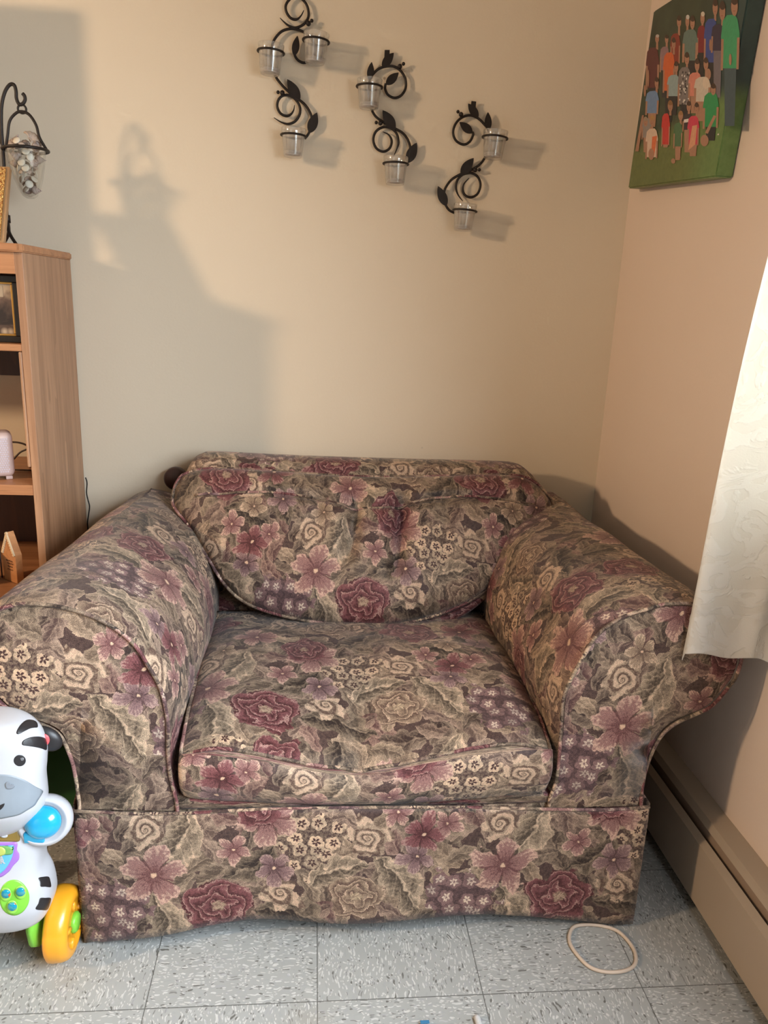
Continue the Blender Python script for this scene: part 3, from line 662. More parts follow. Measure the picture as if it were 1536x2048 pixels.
# --- back frame (outside back) and inside back
frame_out = [at(x, y, 1, 2.10) for x, y in ((366, 965), (372, 945), (384, 926), (400, 916), (430, 913), (600, 921), (800, 927), (1000, 932), (1040, 936), (1060, 948), (1085, 975))]
def bframe():
    bm = bmesh.new(); L = bm.loops.layers.uv.verify()
    top = spline(frame_out, 5); lo = .25
    rows = [(0, 0), (.012, -.012), (.05, -.02), (.1, -.018), (.115, 0)]
    us = list(range(len(top)))
    def f(i, v):
        p = top[i]; c = Vector((.14, 2.1, .4))
        if v <= 4:      # front side going down
            t = v/4; z = p.z-.012+(lo-p.z+.012)*t; x = p.x+(.13-p.x)*.03*(0 if t == 0 else 0); return Vector((x, 2.075-.14*0-.09*t, z)) if v else Vector((p.x*.999+.0001, 2.085, p.z-.006))
        if v <= 8:
            t = (v-4)/4; a = PI*t; return Vector((p.x, 2.135-.05*math.cos(a), p.z-.006+.010*math.sin(a)))
        t = (v-8)/3; return Vector((p.x, 2.186+.02*t, p.z-.006+(lo-p.z)*t))
    seq = [4, 3, 2, 1, 0, 4.8, 5.6, 6.4, 7.2, 8, 9, 10, 11]
    def g(i, k): return f(i, seq[k])
    bm, G = sheet(us, list(range(len(seq))), g, lambda i, k: (top[i].x+.3, .5-.16*(4-k) if k <= 4 else .5+.02*(k-4)))
    for col in (G[0], G[-1]): bm.faces.new(col)
    bmesh.ops.recalc_face_normals(bm, faces=bm.faces); return bm
part('back_frame', bframe(), FAB, chair)

# --- back cushion: puffed shape over a leaning plane
P0, P1 = Vector((0, 1.80, .43)), Vector((0, 2.04, .765))
pu = (P1-P0).normalized(); pn = Vector((1, 0, 0)).cross(pu); pn = -pn if pn.y > 0 else pn     # normal towards the viewer
def onback(px, py):
    d = ray(px, py); t = (P0-EYE).dot(pn)/d.dot(pn); return EYE+d*t
outl = [(372, 948), (420, 938), (520, 941), (640, 950), (760, 955), (880, 953), (1000, 950), (1055, 957), (1090, 985), (1106, 1012), (1098, 1040), (1050, 1098), (1005, 1150), (950, 1196), (880, 1228), (800, 1248), (720, 1251), (630, 1244), (550, 1228), (490, 1205), (450, 1170), (415, 1115), (375, 1050), (347, 1012), (347, 985), (356, 962)]
OUT = spline([onback(*p) for p in outl], 5, True)
cc = onback(730, 1090)
def pillow():
    bm = bmesh.new(); L = bm.loops.layers.uv.verify(); R = 26; N = len(OUT); rings = []
    def pos(i, r, front=True):
        p = cc+(OUT[i]-cc)*r; h = (1-r**2.6)**.55 if r < 1 else 0
        bul = .075*h
        if front:
            loc = p.x; up = (p-P0).dot(pu)
            # gathered creases below the top seam
            for cxx, dep, u0, u1 in ((.112, .040, .15, .36), (.232, .048, .11, .37), (.02, .012, .22, .36), (.35, .014, .2, .36)):
                if u0 < up < u1: bul -= dep*math.exp(-((loc-cxx-(up-.3)*.12)/.015)**2)*math.sin(PI*min(1, (up-u0)/(u1-u0)))**.7
            # top seam line: groove
            sl = .335-.030*math.exp(-((loc-.16)/.13)**2)
            bul -= .018*math.exp(-((up-sl)/.012)**2)*(1 if -.25 < loc < .6 else .0)
            bul += nz(p, 8, 5)*.010*h+nz(p, 22, 5)*.003*h
            return p+pn*bul
        return p-pn*.06*h
    c0 = bm.verts.new(pos(0, 0)); cb = bm.verts.new(pos(0, 0, False))
    fr = [[bm.verts.new(pos(i, k/R)) for i in range(N)] for k in range(1, R+1)]
    bk = [[bm.verts.new(pos(i, k/8, False)) for i in range(N)] for k in range(1, 8)]+[fr[-1]]
    for rg, c in ((fr, c0), (bk, cb)):
        for i in range(N):
            j = (i+1) % N; bm.faces.new((c, rg[0][i], rg[0][j]))
            for a, b_ in zip(rg, rg[1:]): bm.faces.new((a[i], b_[i], b_[j], a[j]))
    bmesh.ops.recalc_face_normals(bm, faces=bm.faces)
    RB = onback(725, 1207); rbu = (RB-P0).dot(pu)
    planar_uv(bm, lambda c, n: (c.x-RB.x-.165, (c-P0).dot(pu)-rbu+.093)); return bm
pil = part('back_cushion', pillow(), FAB, chair)
tb = bmesh.new(); tube(tb, [p+pn*.003 for p in OUT], .0042, 8, True); planar_uv(tb, lambda c, n: (c.x*1.4, c.z*1.4)); part('piping', tb, FAB, pil)
pbvh = BVHTree.FromObject(pil, bpy.context.evaluated_depsgraph_get()); poff = Vector(chair.location)
sp_ = []
for k in range(61):
    x = -.30+.90*k/60; up = .335-.030*math.exp(-((x-.16)/.13)**2) - .006*math.sin(x*12)
    q = P0+pu*up; q.x = x; h = pbvh.ray_cast(q+pn*.3-poff, -pn)
    if h[0] is not None: sp_.append(h[0]+poff+pn*.0012)
tb = bmesh.new(); tube(tb, sp_, .0034, 8); planar_uv(tb, lambda c, n: (c.x*1.4, c.z*1.4)); part('top_seam_piping', tb, FAB, pil)
# lower gusset fold seen at the right under the cushion
g2 = [onback(*p)+pn*.004 for p in ((1006, 1150), (975, 1192), (920, 1232), (860, 1250), (780, 1258))]
g1 = [onback(*p)+pn*.004 for p in ((1010, 1146), (960, 1190), (890, 1224), (820, 1244), (760, 1250))]
a_, b_ = spline(g1, 6), spline(g2, 6)
bm, _ = sheet(list(range(len(a_))), frange(0, 1, 5), lambda i, v: a_[i]+(b_[i]-a_[i])*v+pn*(.012*math.sin(PI*v))-pn*.03, lambda i, v: (a_[i].x, a_[i].z+v*.03)); o = part('lower_gusset', bm, FAB, pil); solid(o, .004, 0)
# inside back: fabric wall behind the cushion
bm, _ = sheet(frange(-.26, .50, 24), frange(0, 1, 8), lambda u, v: Vector((u, 1.93+.13*v, .32+.40*v)), lambda u, v: (u+.1, v*.45)); o = part('inside_back', bm, FAB, chair); solid(o, .01, 0)
for sx in (-.39, .64):
    for sy in (1.33, 2.07): part('leg', newbox(sx-.022, sx+.022, sy-.022, sy+.022, 0, .07, bev=.003), DARKWOOD, chair, False)

# ================================================================== CURTAIN
def build_curtain():
    # plan path at the hem, from the fold against the wall round the hanging edge and on towards the window
    path = [(.872, 1.335), (.82, 1.325), (.75, 1.295), (.705, 1.272), (.6915, 1.252), (.705, 1.238), (.74, 1.232), (.775, 1.225), (.80, 1.214), (.825, 1.216), (.850, 1.19), (.845, 1.15), (.80, 1.105), (.775, 1.06), (.80, 1.02), (.84, .99), (.835, .95), (.78, .92), (.765, .88), (.80, .85), (.84, .82)]
    P = spline([Vector((x, y, 0)) for x, y in path], 6); n = len(P)
    ln = [0]
    for a, b_ in zip(P, P[1:]): ln.append(ln[-1]+(b_-a).length)
    ei = 4*6
    def f(i, z):
        p = P[i]; t = max(0, (z-.62)/1.45)
        x = p.x+(.80-.69)*t**1.35*(1-(p.x-.69)/.2*.55); x = min(x, .872)
        y = p.y+.004*math.sin(z*9+i*.2)
        if z > .9: x += .004*math.sin(i*.9)*min(1, (z-.9))
        if i < ei:
            k = 1-i/ei
            zz = z - (.045*math.sin(PI*min(1, k*1.15))) * (1 if z < .66 else max(0, 1-(z-.66)/.5))
        else: zz = z
        zz -= .004*math.sin(i*.35)*(1 if z < .7 else 0)
        return Vector((x, y, zz))
    zs = [.624, .626]+frange(.632, .70, 5)+[.703, .706]+frange(.72, 2.1, 46)
    def fz(i, z):
        p = f(i, z)
        if abs(z-.703) < .002: p.y += .0015
        return p
    bm, _ = sheet(list(range(n)), zs, fz, lambda i, z: (ln[i], z)); return bm
CM_ = curtain_mat()
cur = thing('curtain', 'white damask curtain hanging at the right wall, its hem draped by the armchair arm', 'curtain', (.80, 1.15, 2.1))
o = part('curtain_panel', build_curtain(), CM_, cur); solid(o, .0015, 0)
tb = bmesh.new(); tube(tb, [Vector((.80, 1.34, 2.12)), Vector((.80, -.95, 2.12))], .009, 10); ball(tb, Vector((.80, 1.36, 2.12)), .02); part('curtain_rod', tb, plain('brushed rod', (120, 110, 100), .35, .8), cur)
part('rod_bracket', newbox(.80, .8807, 1.30, 1.315, 2.112, 2.128, bev=.002), plain('brushed rod', (120, 110, 100)), cur, False)

# ================================================================== WALL SCONCES
def zc(zx, zy, ox, oy, s): return (ox+zx/s, oy+zy/s)
Z1 = lambda q: zc(q[0], q[1], 480, 0, 5.908)
Z2 = lambda q: zc(q[0], q[1], 690, 80, 3.84)
ROD = YW-.012
M_CUPWAX = plain('wax residue', (212, 200, 190), .6)
def leaf_bm(bm, base, tip, wr, Zf):
    """flat hammered leaf between base and tip; wr = half width / length"""
    a, b_ = [at(*Zf(q), 1, ROD-.003) for q in (base, tip)]; d = b_-a; L_ = d.length; d.normalize(); s = Vector((d.z, 0, -d.x)); n = 12
    pts = []
    for sd in (1, -1):
        rng = range(n+1) if sd > 0 else range(n-1, 0, -1)
        for k in rng:
            t = k/n; w_ = wr*L_*math.sin(PI*t**.85)**.85; pts.append(a+d*L_*t+s*w_*sd)
    prism(bm, pts, Vector((0, .0022, 0))); bmesh.ops.recalc_face_normals(bm, faces=bm.faces)
def sconce(label, Zf, stems, leaves, berries, cups, tab=None):
    c = at(*Zf(cups[0][0]), 1, ROD)
    root = thing('wall_sconce', label, 'candle sconce', (c.x, YW, c.z-.2), 'black leaf scroll wall sconces')
    for pts, taper in stems:
        P = spline([at(*Zf(q), 1, ROD) for q in pts], 7); N = len(P)
        rf = (lambda t: .0034*(min(1, .25+t*5))*(min(1, .25+(1-t)*5))) if taper == 2 else ((lambda t: .0034*min(1, .2+t*5)) if taper == 1 else (lambda t: .0034))
        b = bmesh.new(); tube(b, P, rf, 8); part('scroll_stem', b, M_IRON, root)
    for base, tip, wr in leaves:
        b = bmesh.new(); leaf_bm(b, base, tip, wr, Zf); part('leaf', b, M_IRON, root, False)
    for q, r in berries:
        b = bmesh.new(); ball(b, at(*Zf(q), 1, ROD-.004), r, 14, 10); part('berry', b, M_IRON, root)
    if tab:
        b = bmesh.new(); prism(b, [at(*Zf(q), 1, ROD-.002) for q in tab], Vector((0, .0025, 0))); bmesh.ops.recalc_face_normals(b, faces=b.faces); part('hanging_tab', b, M_IRON, root, False)
    for q, rad, lab, tilt in cups:
        D = .046; c = at(*Zf(q), 1, YW-D)
        b = bmesh.new(); ring = [c+Vector((math.cos(a)*rad, math.sin(a)*rad, tilt*math.cos(a)*rad)) for a in frange(0, 2*PI, 36)[:-1]]
        tube(b, ring, .0027, 8, True); tube(b, [c+Vector((0, rad, 0)), c+Vector((0, D-.013, -.004))], .0027, 6); part('cup_ring', b, M_IRON, root)
        # glass votive cup resting in the ring
        k = rad/.0335; g = bmesh.new(); T = Matrix.Rotation(-math.atan(tilt), 3, 'Y')
        outer = [(.0215*k, -.052), (.0240*k, -.0515), (.0252*k, -.048), (.0300*k, -.006), (.0312*k, -.002), (.0325*k, .004), (.0335*k, .016), (.0332*k, .0175)]
        inner = [(.0322*k, .0170), (.0312*k, .004), (.0285*k, -.006), (.0238*k, -.046), (.001, -.0465)]
        lathe(g, [(.001, -.052)]+outer+inner, c, 32, T); bmesh.ops.recalc_face_normals(g, faces=g.faces)
        vt = thing('votive_cup', lab, 'glass cup', (c.x, c.y, c.z-.052)); part('glass', g, M_GLASS, vt)
        g = bmesh.new(); lathe(g, [(.001, -.0462), (.0232*k, -.0462), (.0238*k, -.040), (.0232*k, -.0385), (.001, -.039)], c, 24, T); part('wax_residue', g, M_CUPWAX, vt)
sconce('black iron leaf scroll sconce with three glass cups, leftmost and highest of three', Z1,
    [([(755, 120), (725, 180), (685, 222), (640, 230), (590, 205), (548, 140), (540, 70), (575, 5), (640, -40), (720, -20), (780, 45), (808, 130), (805, 210), (765, 275), (705, 315), (640, 328), (570, 300), (515, 255), (472, 210)], 2),
     ([(402, 870), (375, 780), (368, 640), (385, 520), (425, 440), (495, 370), (580, 342), (665, 345), (735, 370), (795, 410), (860, 480), (890, 570), (872, 660), (820, 722), (755, 742), (695, 718), (655, 670), (640, 610)], 0),
     ([(402, 862), (440, 935), (500, 1010), (560, 1070), (635, 1135), (700, 1180), (765, 1235), (815, 1305), (845, 1385), (835, 1480), (815, 1570), (765, 1640)], 0),
     ([(645, 1240), (632, 1305), (595, 1355), (540, 1370), (475, 1335), (440, 1260), (455, 1180), (510, 1128), (590, 1130), (660, 1180), (705, 1260), (704, 1350), (655, 1430), (575, 1465), (490, 1445), (400, 1390)], 2)],
    [((640, 660), (680, 420), .20), ((705, 1190), (558, 935), .23), ((818, 1572), (910, 1328), .24)],
    [((808, 277), .0065), ((848, 245), .0045), ((500, 1097), .0062), ((450, 1090), .0045)],
    [((898, 487), .0335, 'clear glass votive cup at the top right of the leftmost sconce', -.05), ((365, 617), .0335, 'clear glass votive cup at the upper left of the leftmost sconce', -.05), ((632, 1605), .0325, 'clear glass votive cup with burnt specks, lowest cup of the leftmost sconce', -.03)])
sconce('black iron leaf scroll sconce with two glass cups, middle one of three', Z2,
    [([(195, 515), (180, 420), (190, 310), (215, 262), (262, 220), (320, 202), (380, 205), (430, 240), (463, 300), (465, 370), (432, 425), (382, 445), (332, 422), (308, 375), (313, 335)], 0),
     ([(193, 505), (228, 578), (290, 628), (385, 680), (440, 712), (480, 762), (500, 825), (498, 890), (478, 945)], 0),
     ([(290, 705), (335, 728), (358, 775), (342, 832), (293, 857), (240, 830), (217, 768), (236, 705), (290, 670), (350, 677), (395, 717), (410, 780), (400, 830), (375, 890)], 2)],
    [((190, 312), (205, 168), .21), ((315, 342), (413, 250), .24), ((385, 688), (289, 539), .24), ((478, 945), (551, 788), .24), ((285, 207), (375, 98), .24)],
    [((422, 203), .0062), ((449, 183), .0045), ((272, 638), .0062), ((240, 634), .0045)],
    [((188, 360), .0335, 'clear glass votive cup at the upper left of the middle sconce', .0), ((390, 952), .0335, 'clear glass votive cup at the bottom of the middle sconce', .0)],
    [(305, 76), (344, 76), (342, 120), (318, 170), (296, 190), (302, 140)])
sconce('black iron leaf scroll sconce with two glass cups, rightmost and lowest of three', Z2,
    [([(1088, 882), (1110, 800), (1100, 695), (1070, 648), (1020, 600), (960, 578), (898, 595), (850, 643), (830, 710), (852, 772), (910, 803), (958, 780), (983, 730), (978, 705)], 0),
     ([(1087, 880), (1052, 938), (1005, 978), (955, 1003), (885, 1032), (822, 1070), (782, 1118), (762, 1165), (762, 1220), (775, 1270), (802, 1308), (845, 1330)], 0),
     ([(952, 1060), (912, 1108), (905, 1160), (930, 1198), (975, 1207), (1020, 1178), (1040, 1112), (1020, 1052), (970, 1022), (910, 1032), (866, 1072), (852, 1130), (868, 1188), (905, 1238)], 2)],
    [((1102, 697), (1098, 553), .21), ((980, 714), (880, 630), .24), ((890, 1035), (989, 906), .24), ((780, 1275), (714, 1122), .22), ((1024, 596), (946, 488), .24)],
    [((891, 572), .0062), ((868, 551), .0045), ((1000, 998), .0062), ((1032, 997), .0045)],
    [((1152, 752), .0335, 'clear glass votive cup at the upper right of the rightmost sconce', -.06), ((920, 1312), .0322, 'clear glass votive cup at the bottom of the rightmost sconce', -.05)],
    [(972, 468), (1008, 472), (1004, 520), (1018, 560), (1000, 580), (968, 500)])

# ================================================================== CANVAS PHOTO ON THE RIGHT WALL
XF = XR-.04
bl, br, tl = at(1256, 377, 0, XF), at(1431, 354, 0, XF), at(1303, 25, 0, XF)
ux = (br-bl); Wc = ux.length; ux.normalize(); ux.x = 0; ux.normalize(); vx = Vector((0, -ux.z, ux.y)); vx = -vx if vx.z < 0 else vx; Hc = (tl-bl).length
canv = thing('canvas_photo', 'canvas print of a large family group on grass, hung on the right wall', 'picture', (XR, bl.y-Wc/2, bl.z))
def grass_mat():
    m, nb, b = newmat('printed canvas ground'); tc = nb.n('ShaderNodeTexCoord').outputs['Object']; X = nb.xyz(tc)
    z = nb.m('ADD', X[2], nb.m('MULTIPLY', X[1], .06))
    n1 = nb.noise(tc, 14, 4); n2 = nb.noise(tc, 90, 3)
    dark = nb.mix(n1, srgb(34, 40, 30), srgb(72, 84, 66)); near = nb.smooth(X[1], -.05, -.24)
    dark = nb.mix(nb.m('MULTIPLY', near, .7), dark, nb.mix(n1, srgb(28, 44, 58), srgb(58, 88, 88)))
    gr = nb.mix(n2, srgb(84, 94, 50), srgb(112, 122, 72)); gr = nb.mix(near, gr, nb.mix(n2, srgb(84, 112, 62), srgb(116, 142, 86)))
    c = nb.mix(nb.smooth(nb.m('ADD', z, nb.m('MULTIPLY', nb.m('SUBTRACT', n1, .5), .03)), .13, .085), dark, gr)
    nb.put(b.inputs['Base Color'], c); b.inputs['Roughness'].default_value = .45
    bp = nb.n('ShaderNodeBump'); bp.inputs['Strength'].default_value = .15; bp.inputs['Distance'].default_value = .0006; nb.put(bp.inputs['Height'], nb.noise(tc, 900, 1)); nb.put(b.inputs['Normal'], bp.outputs[0]); return m
def cv(s, t, d=0): return bl+ux*s+vx*t+Vector((-d, 0, 0))
bm = bmesh.new(); prism(bm, [cv(0, 0), cv(Wc, 0), cv(Wc, Hc), cv(0, Hc)], Vector((.0385, 0, 0))); bmesh.ops.recalc_face_normals(bm, faces=bm.faces)
bmesh.ops.bevel(bm, geom=list(bm.edges), offset=.003, segments=2, affect='EDGES'); part('stretched_canvas', bm, grass_mat(), canv, False)
pm = {}; PL = []
def pmi(c):
    if c not in pm: pm[c] = len(PL); PL.append(plain('print ink %d %d %d' % c, c, .45, 0, .16, 120))
    return pm[c]
fig = bmesh.new(); lay = [0]
Z6 = lambda x, y: (1240+x/5.122, y/5.122)
def poly6(pts, col):
    lay[0] += 1; d = .0004+.000004*lay[0]
    P = [at(*Z6(x, y), 0, XF-d) for x, y in pts]
    ok = [fig.verts.new(p) for p in P]; f = fig.faces.new(ok); f.material_index = pmi(col)
def ell(x, y, rx, ry, col, n=14): poly6([(x+rx*math.cos(2*PI*k/n), y+ry*math.sin(2*PI*k/n)) for k in range(n)], col)
SK, HR, DK = (164, 122, 100), (66, 48, 40), (44, 42, 46)
def person(hx, hy, hw, hh, x0, x1, y0, y1, col, legs=None, hair=HR, cap=None, arms=True):
    w_ = x1-x0; c = (x0+x1)/2
    if legs: poly6([(c-w_*.32, y1-20), (c+w_*.32, y1-20), (c+w_*.22, legs[0]), (c-w_*.30, legs[0])], legs[1])
    ell(hx, hy-hh*.15, hw*1.15, hh*1.1, hair)
    poly6([(hx-8, hy+hh*.6), (hx+10, hy+hh*.6), (hx+12, y0+18), (hx-12, y0+18)], SK)
    poly6([(c-w_*.18, y0), (c+w_*.22, y0-5), (x1-w_*.12, y0+(y1-y0)*.07), (x1, y0+(y1-y0)*.35), (x1-w_*.1, y1), (x0+w_*.08, y1), (x0, y0+(y1-y0)*.4), (x0+w_*.10, y0+(y1-y0)*.10)], col)
    if arms:
        poly6([(x0+2, y0+(y1-y0)*.45), (x0+w_*.14, y0+(y1-y0)*.45), (x0+w_*.10, y1+20), (x0-4, y1+20)], SK)
        poly6([(x1-w_*.14, y0+(y1-y0)*.42), (x1, y0+(y1-y0)*.42), (x1-w_*.06, y1+10), (x1-w_*.18, y1+10)], SK)
    ell(hx, hy, hw, hh, SK)
    if not cap: ell(hx+2, hy-hh*.62, hw*.98, hh*.42, hair); 
    ell(hx-hw*.1, hy+hh*.45, hw*.4, hh*.06, (150, 84, 78), 8)
    if cap: ell(hx+4, hy-hh*.75, hw*.9, hh*.4, cap)
person(380, 400, 20, 42, 265, 402, 490, 900, (92, 46, 48), (1230, DK), cap=(180, 170, 165))
person(478, 405, 18, 42, 408, 505, 480, 720, (140, 110, 116), (1000, DK))
person(605, 225, 22, 55, 515, 618, 345, 640, (132, 54, 44), (900, DK))
person(690, 220, 20, 60, 640, 700, 330, 560, (54, 50, 54), None, cap=(190, 185, 180))
person(845, 190, 22, 62, 790, 878, 265, 540, (124, 40, 46), (900, DK), cap=(200, 190, 175))
person(742, 235, 24, 62, 640, 798, 305, 620, (96, 116, 110), (950, DK))
person(975, 80, 26, 80, 860, 1000, 195, 640, (60, 76, 140), (900, DK))
person(550, 450, 20, 55, 440, 562, 540, 930, (200, 96, 52), (1250, DK))
person(1048, 120, 30, 92, 935, 1064, 250, 520, (54, 44, 66), (1000, (112, 104, 112)))
person(1172, 70, 34, 95, 1035, 1226, 155, 700, (62, 150, 104), (1290, (66, 84, 92)))
person(575, 690, 22, 52, 482, 612, 770, 985, (140, 158, 160), (1180, DK))
person(685, 605, 24, 60, 592, 727, 690, 1070, (120, 112, 112), (1200, DK))
for k in range(46):
    x = 605+random.random()*105; y = 710+random.random()*350; poly6([(x, y), (x+9, y+4), (x+6, y+24), (x-5, y+16)], random.choice([(38, 36, 42), (206, 200, 196)]))
person(790, 670, 24, 60, 700, 836, 745, 985, (204, 128, 112), (1160, SK))
person(880, 660, 24, 60, 758, 930, 790, 1040, (196, 184, 170), (1240, SK)); ell(905, 760, 26, 58, SK); ell(880, 850, 34, 60, (208, 190, 172))
person(375, 850, 20, 50, 262, 398, 935, 1160, (108, 136, 176), (1300, SK))
person(955, 920, 25, 56, 850, 1012, 950, 1300, (44, 140, 84), (1440, DK)); poly6([(960, 1180), (985, 1190), (900, 1370), (870, 1360)], SK); ell(865, 1440, 42, 60, SK)
person(515, 1090, 24, 52, 425, 512, 1165, 1480, (190, 52, 50), (1510, SK), hair=(130, 94, 60))
person(705, 1095, 22, 50, 640, 745, 1170, 1330, (60, 52, 56), (1560, SK)); poly6([(655, 1225), (705, 1215), (700, 1250), (655, 1258)], (220, 212, 208))
person(785, 1110, 22, 50, 690, 812, 1190, 1480, (198, 60, 84), (1600, SK)); poly6([(740, 1290), (790, 1280), (770, 1480), (700, 1540)], (206, 150, 118))
person(622, 1190, 22, 46, 548, 640, 1260, 1500, (76, 110, 76), (1640, SK), hair=(150, 110, 70)); ell(545, 1650, 22, 28, SK); ell(600, 1610, 20, 20, SK)
person(262, 1250, 22, 46, 222, 322, 1215, 1410, (140, 130, 126), (1560, SK), hair=(150, 130, 110))
person(330, 1240, 24, 50, 262, 390, 1320, 1610, (206, 180, 160), None, hair=(170, 130, 80)); poly6([(330, 1400), (380, 1390), (350, 1600), (318, 1600)], (210, 110, 70)); ell(320, 1580, 30, 60, SK)
poly6([(225, 1180), (245, 1180), (190, 1550), (155, 1550)], SK); poly6([(1000, 1370), (1015, 1368), (1012, 1384), (995, 1384)], (210, 200, 190))
ell(290, 800, 9, 90, SK); ell(255, 930, 12, 60, SK); ell(1130, 610, 14, 60, SK); ell(925, 460, 11, 60, SK)
part('printed_figures', fig, PL, canv, False)

# ================================================================== BOOKCASE
XS, YS0, YS1 = -.664, 1.905, 2.262
book = thing('bookcase', 'light oak bookcase at the left with open shelves', 'bookcase', (-1.1, 2.08, 0))
XSL = -1.55
part('side_panel', newbox(XS-.019, XS, YS0, YS1, 0, 1.300, bev=.0015), OAK, book, False)
part('side_panel', newbox(XSL, XSL+.019, YS0, YS1, 0, 1.300, bev=.0015), OAK, book, False)
b = bmesh.new(); prism(b, [Vector(p) for p in ((XSL-.01, YS0-.015, 1.300), (XS-.004, YS0-.015, 1.300), (XS+.004, YS0-.002, 1.300), (XS+.004, YS1, 1.300), (XSL-.01, YS1, 1.300))], Vector((0, 0, .018))); bmesh.ops.recalc_face_normals(b, faces=b.faces); bmesh.ops.bevel(b, geom=list(b.edges), offset=.003, segments=2, affect='EDGES')
part('top_board', b, OAKX, book, False)
part('header_rail', newbox(XSL+.019, XS-.019, YS0+.001, YS0+.018, 1.252, 1.3, bev=.001), OAKX, book, False)
for z0, z1, yb in ((1.078, 1.094, YS1-.01), (.729, .755, YS1-.01)): part('shelf', newbox(XSL+.019, XS-.019, YS0+.002, yb, z0, z1, bev=.0015), OAKX, book, False)
part('shelf', newbox(XSL+.019, XS-.0195, YS0-.20, YS1-.01, .478, .500, bev=.002), OAKX, book, False)
part('back_panel', newbox(XSL+.02, XS-.02, YS1-.012, YS1-.004, .985, 1.3), DARKWOOD, book, False)
part('back_panel', newbox(XSL+.02, XS-.02, YS1-.012, YS1-.004, .5, .74), DARKWOOD, book, False)
part('lower_cabinet_front', newbox(XSL+.02, XS-.0195, YS0+.03, YS0+.045, .06, .478), OAK, book, False)
d = part('door', newbox(-1.1, XS-.05, YS0+.012, YS0+.029, .08, .46, bev=.002), OAK, book, False)
part('door_panel', newbox(-1.04, XS-.10, YS0+.006, YS0+.012, .13, .41, bev=.003), OAK, d, False)
part('added_pedestal', newbox(XSL, -.83, 1.47, YS0-.002, 0, .47, bev=.003), OAK, book, False); part('added_desk_top', newbox(XSL, -.82, 1.455, YS0-.201, .4705, .498, bev=.003), OAKX, book, False)  # guess at brown wood behind the toy, added to block lamp light from floor
part('shelf_cleat', newbox(XS-.028, XS-.0195, YS0+.001, YS0+.05, .80, 1.077, bev=.003), OAK, book, False)

# cord running down the back edge of the bookcase side
tb = bmesh.new(); tube(tb, spline([(lambda p: Vector((max(p.x, XS+.003), p.y, p.z)))(at(x, y, 1, 2.245)) for x, y in ((171, 955), (174, 966), (173, 985), (176, 1000), (179, 1013), (177, 1030), (175, 1045), (176, 1062), (176, 1090))], 5), .0019, 6)
single('power_cord', tb, plain('black cord', (26, 20, 18), .5), 'thin dark cord hanging down the back edge of the bookcase side', 'cord')

# black picture frame on the upper shelf
pf = thing('picture_frame', 'black picture frame with gold inner edge and sepia still-life print on the upper shelf', 'picture frame', (-.84, 2.0, 1.094))
YP = 1.955
def fp(x, y): return at(x, y, 1, YP)
xo1 = fp(46, 685).x; zo0, zo1 = 1.0945, 1.249; xo1 = min(xo1, -.6875); WFR = .245; xo0 = xo1-WFR
def frame_ring(x0, x1, z0, z1, w_, y0, y1):
    b = bmesh.new()
    box(b, x0, x1, y0, y1, z0, z0+w_, bev=.0015); box(b, x0, x1, y0, y1, z1-w_, z1, bev=.0015); box(b, x0, x0+w_, y0, y1, z0+w_, z1-w_, bev=.0015); box(b, x1-w_, x1, y0, y1, z0+w_, z1-w_, bev=.0015); return b
part('frame', frame_ring(xo0, xo1, zo0, zo1, .015, YP, YP+.018), plain('black wood frame', (30, 22, 18), .35), pf, False)
part('gold_edge', frame_ring(xo0+.015, xo1-.015, zo0+.015, zo1-.015, .005, YP+.002, YP+.015), plain('gold edge', (196, 150, 78), .3, .7), pf, False, 'gold inner edge')
def sepia():
    m, nb, b = newmat('sepia print'); tc = nb.n('ShaderNodeTexCoord').outputs['Object']; X = nb.xyz(tc)
    n1 = nb.noise(tc, 26, 4, dist=.5); n2 = nb.voro(nb.comb(nb.m('MULTIPLY', X[0], 1), X[2]), 46, .8)
    c = nb.ramp(nb.m('ADD', nb.m('MULTIPLY', n1, .8), nb.m('MULTIPLY', nb.smooth(X[2], .05, .12), .3)), [(.35, srgb(52, 40, 34)), (.55, srgb(112, 88, 72)), (.75, srgb(196, 170, 140))])
    lace = nb.smooth(X[2], .042, .038); c = nb.mix(lace, c, nb.ramp(n2.outputs['Distance'], [(.1, srgb(200, 176, 150)), (.5, srgb(90, 70, 58))]))
    nb.put(b.inputs['Base Color'], c); b.inputs['Roughness'].default_value = .2; return m
part('print', newbox(xo0+.018, xo1-.018, YP+.010, YP+.014, zo0+.018, zo1-.018), sepia(), pf, False)
b = bmesh.new()
for gx, gz, gr in ((xo1-.060, zo0+.066, .0075), (xo1-.072, zo0+.068, .007)):
    for k in range(7):
        a = k*2*PI/7; ball(b, Vector((gx+math.cos(a)*gr*.6, YP+.0095, gz+math.sin(a)*gr*.6)), gr*.42, 8, 6, (1, .12, 1))
part('printed_rosettes', b, plain('sepia highlight', (186, 166, 140)), pf)
b = newbox(xo1-.06, xo1-.040, YP+.0092, YP+.0098, zo0+.105, zo0+.130); box(b, xo1-.085, xo1-.075, YP+.0092, YP+.0098, zo0+.085, zo0+.130); part('printed_highlight', b, plain('sepia highlight', (186, 166, 140)), pf, False)

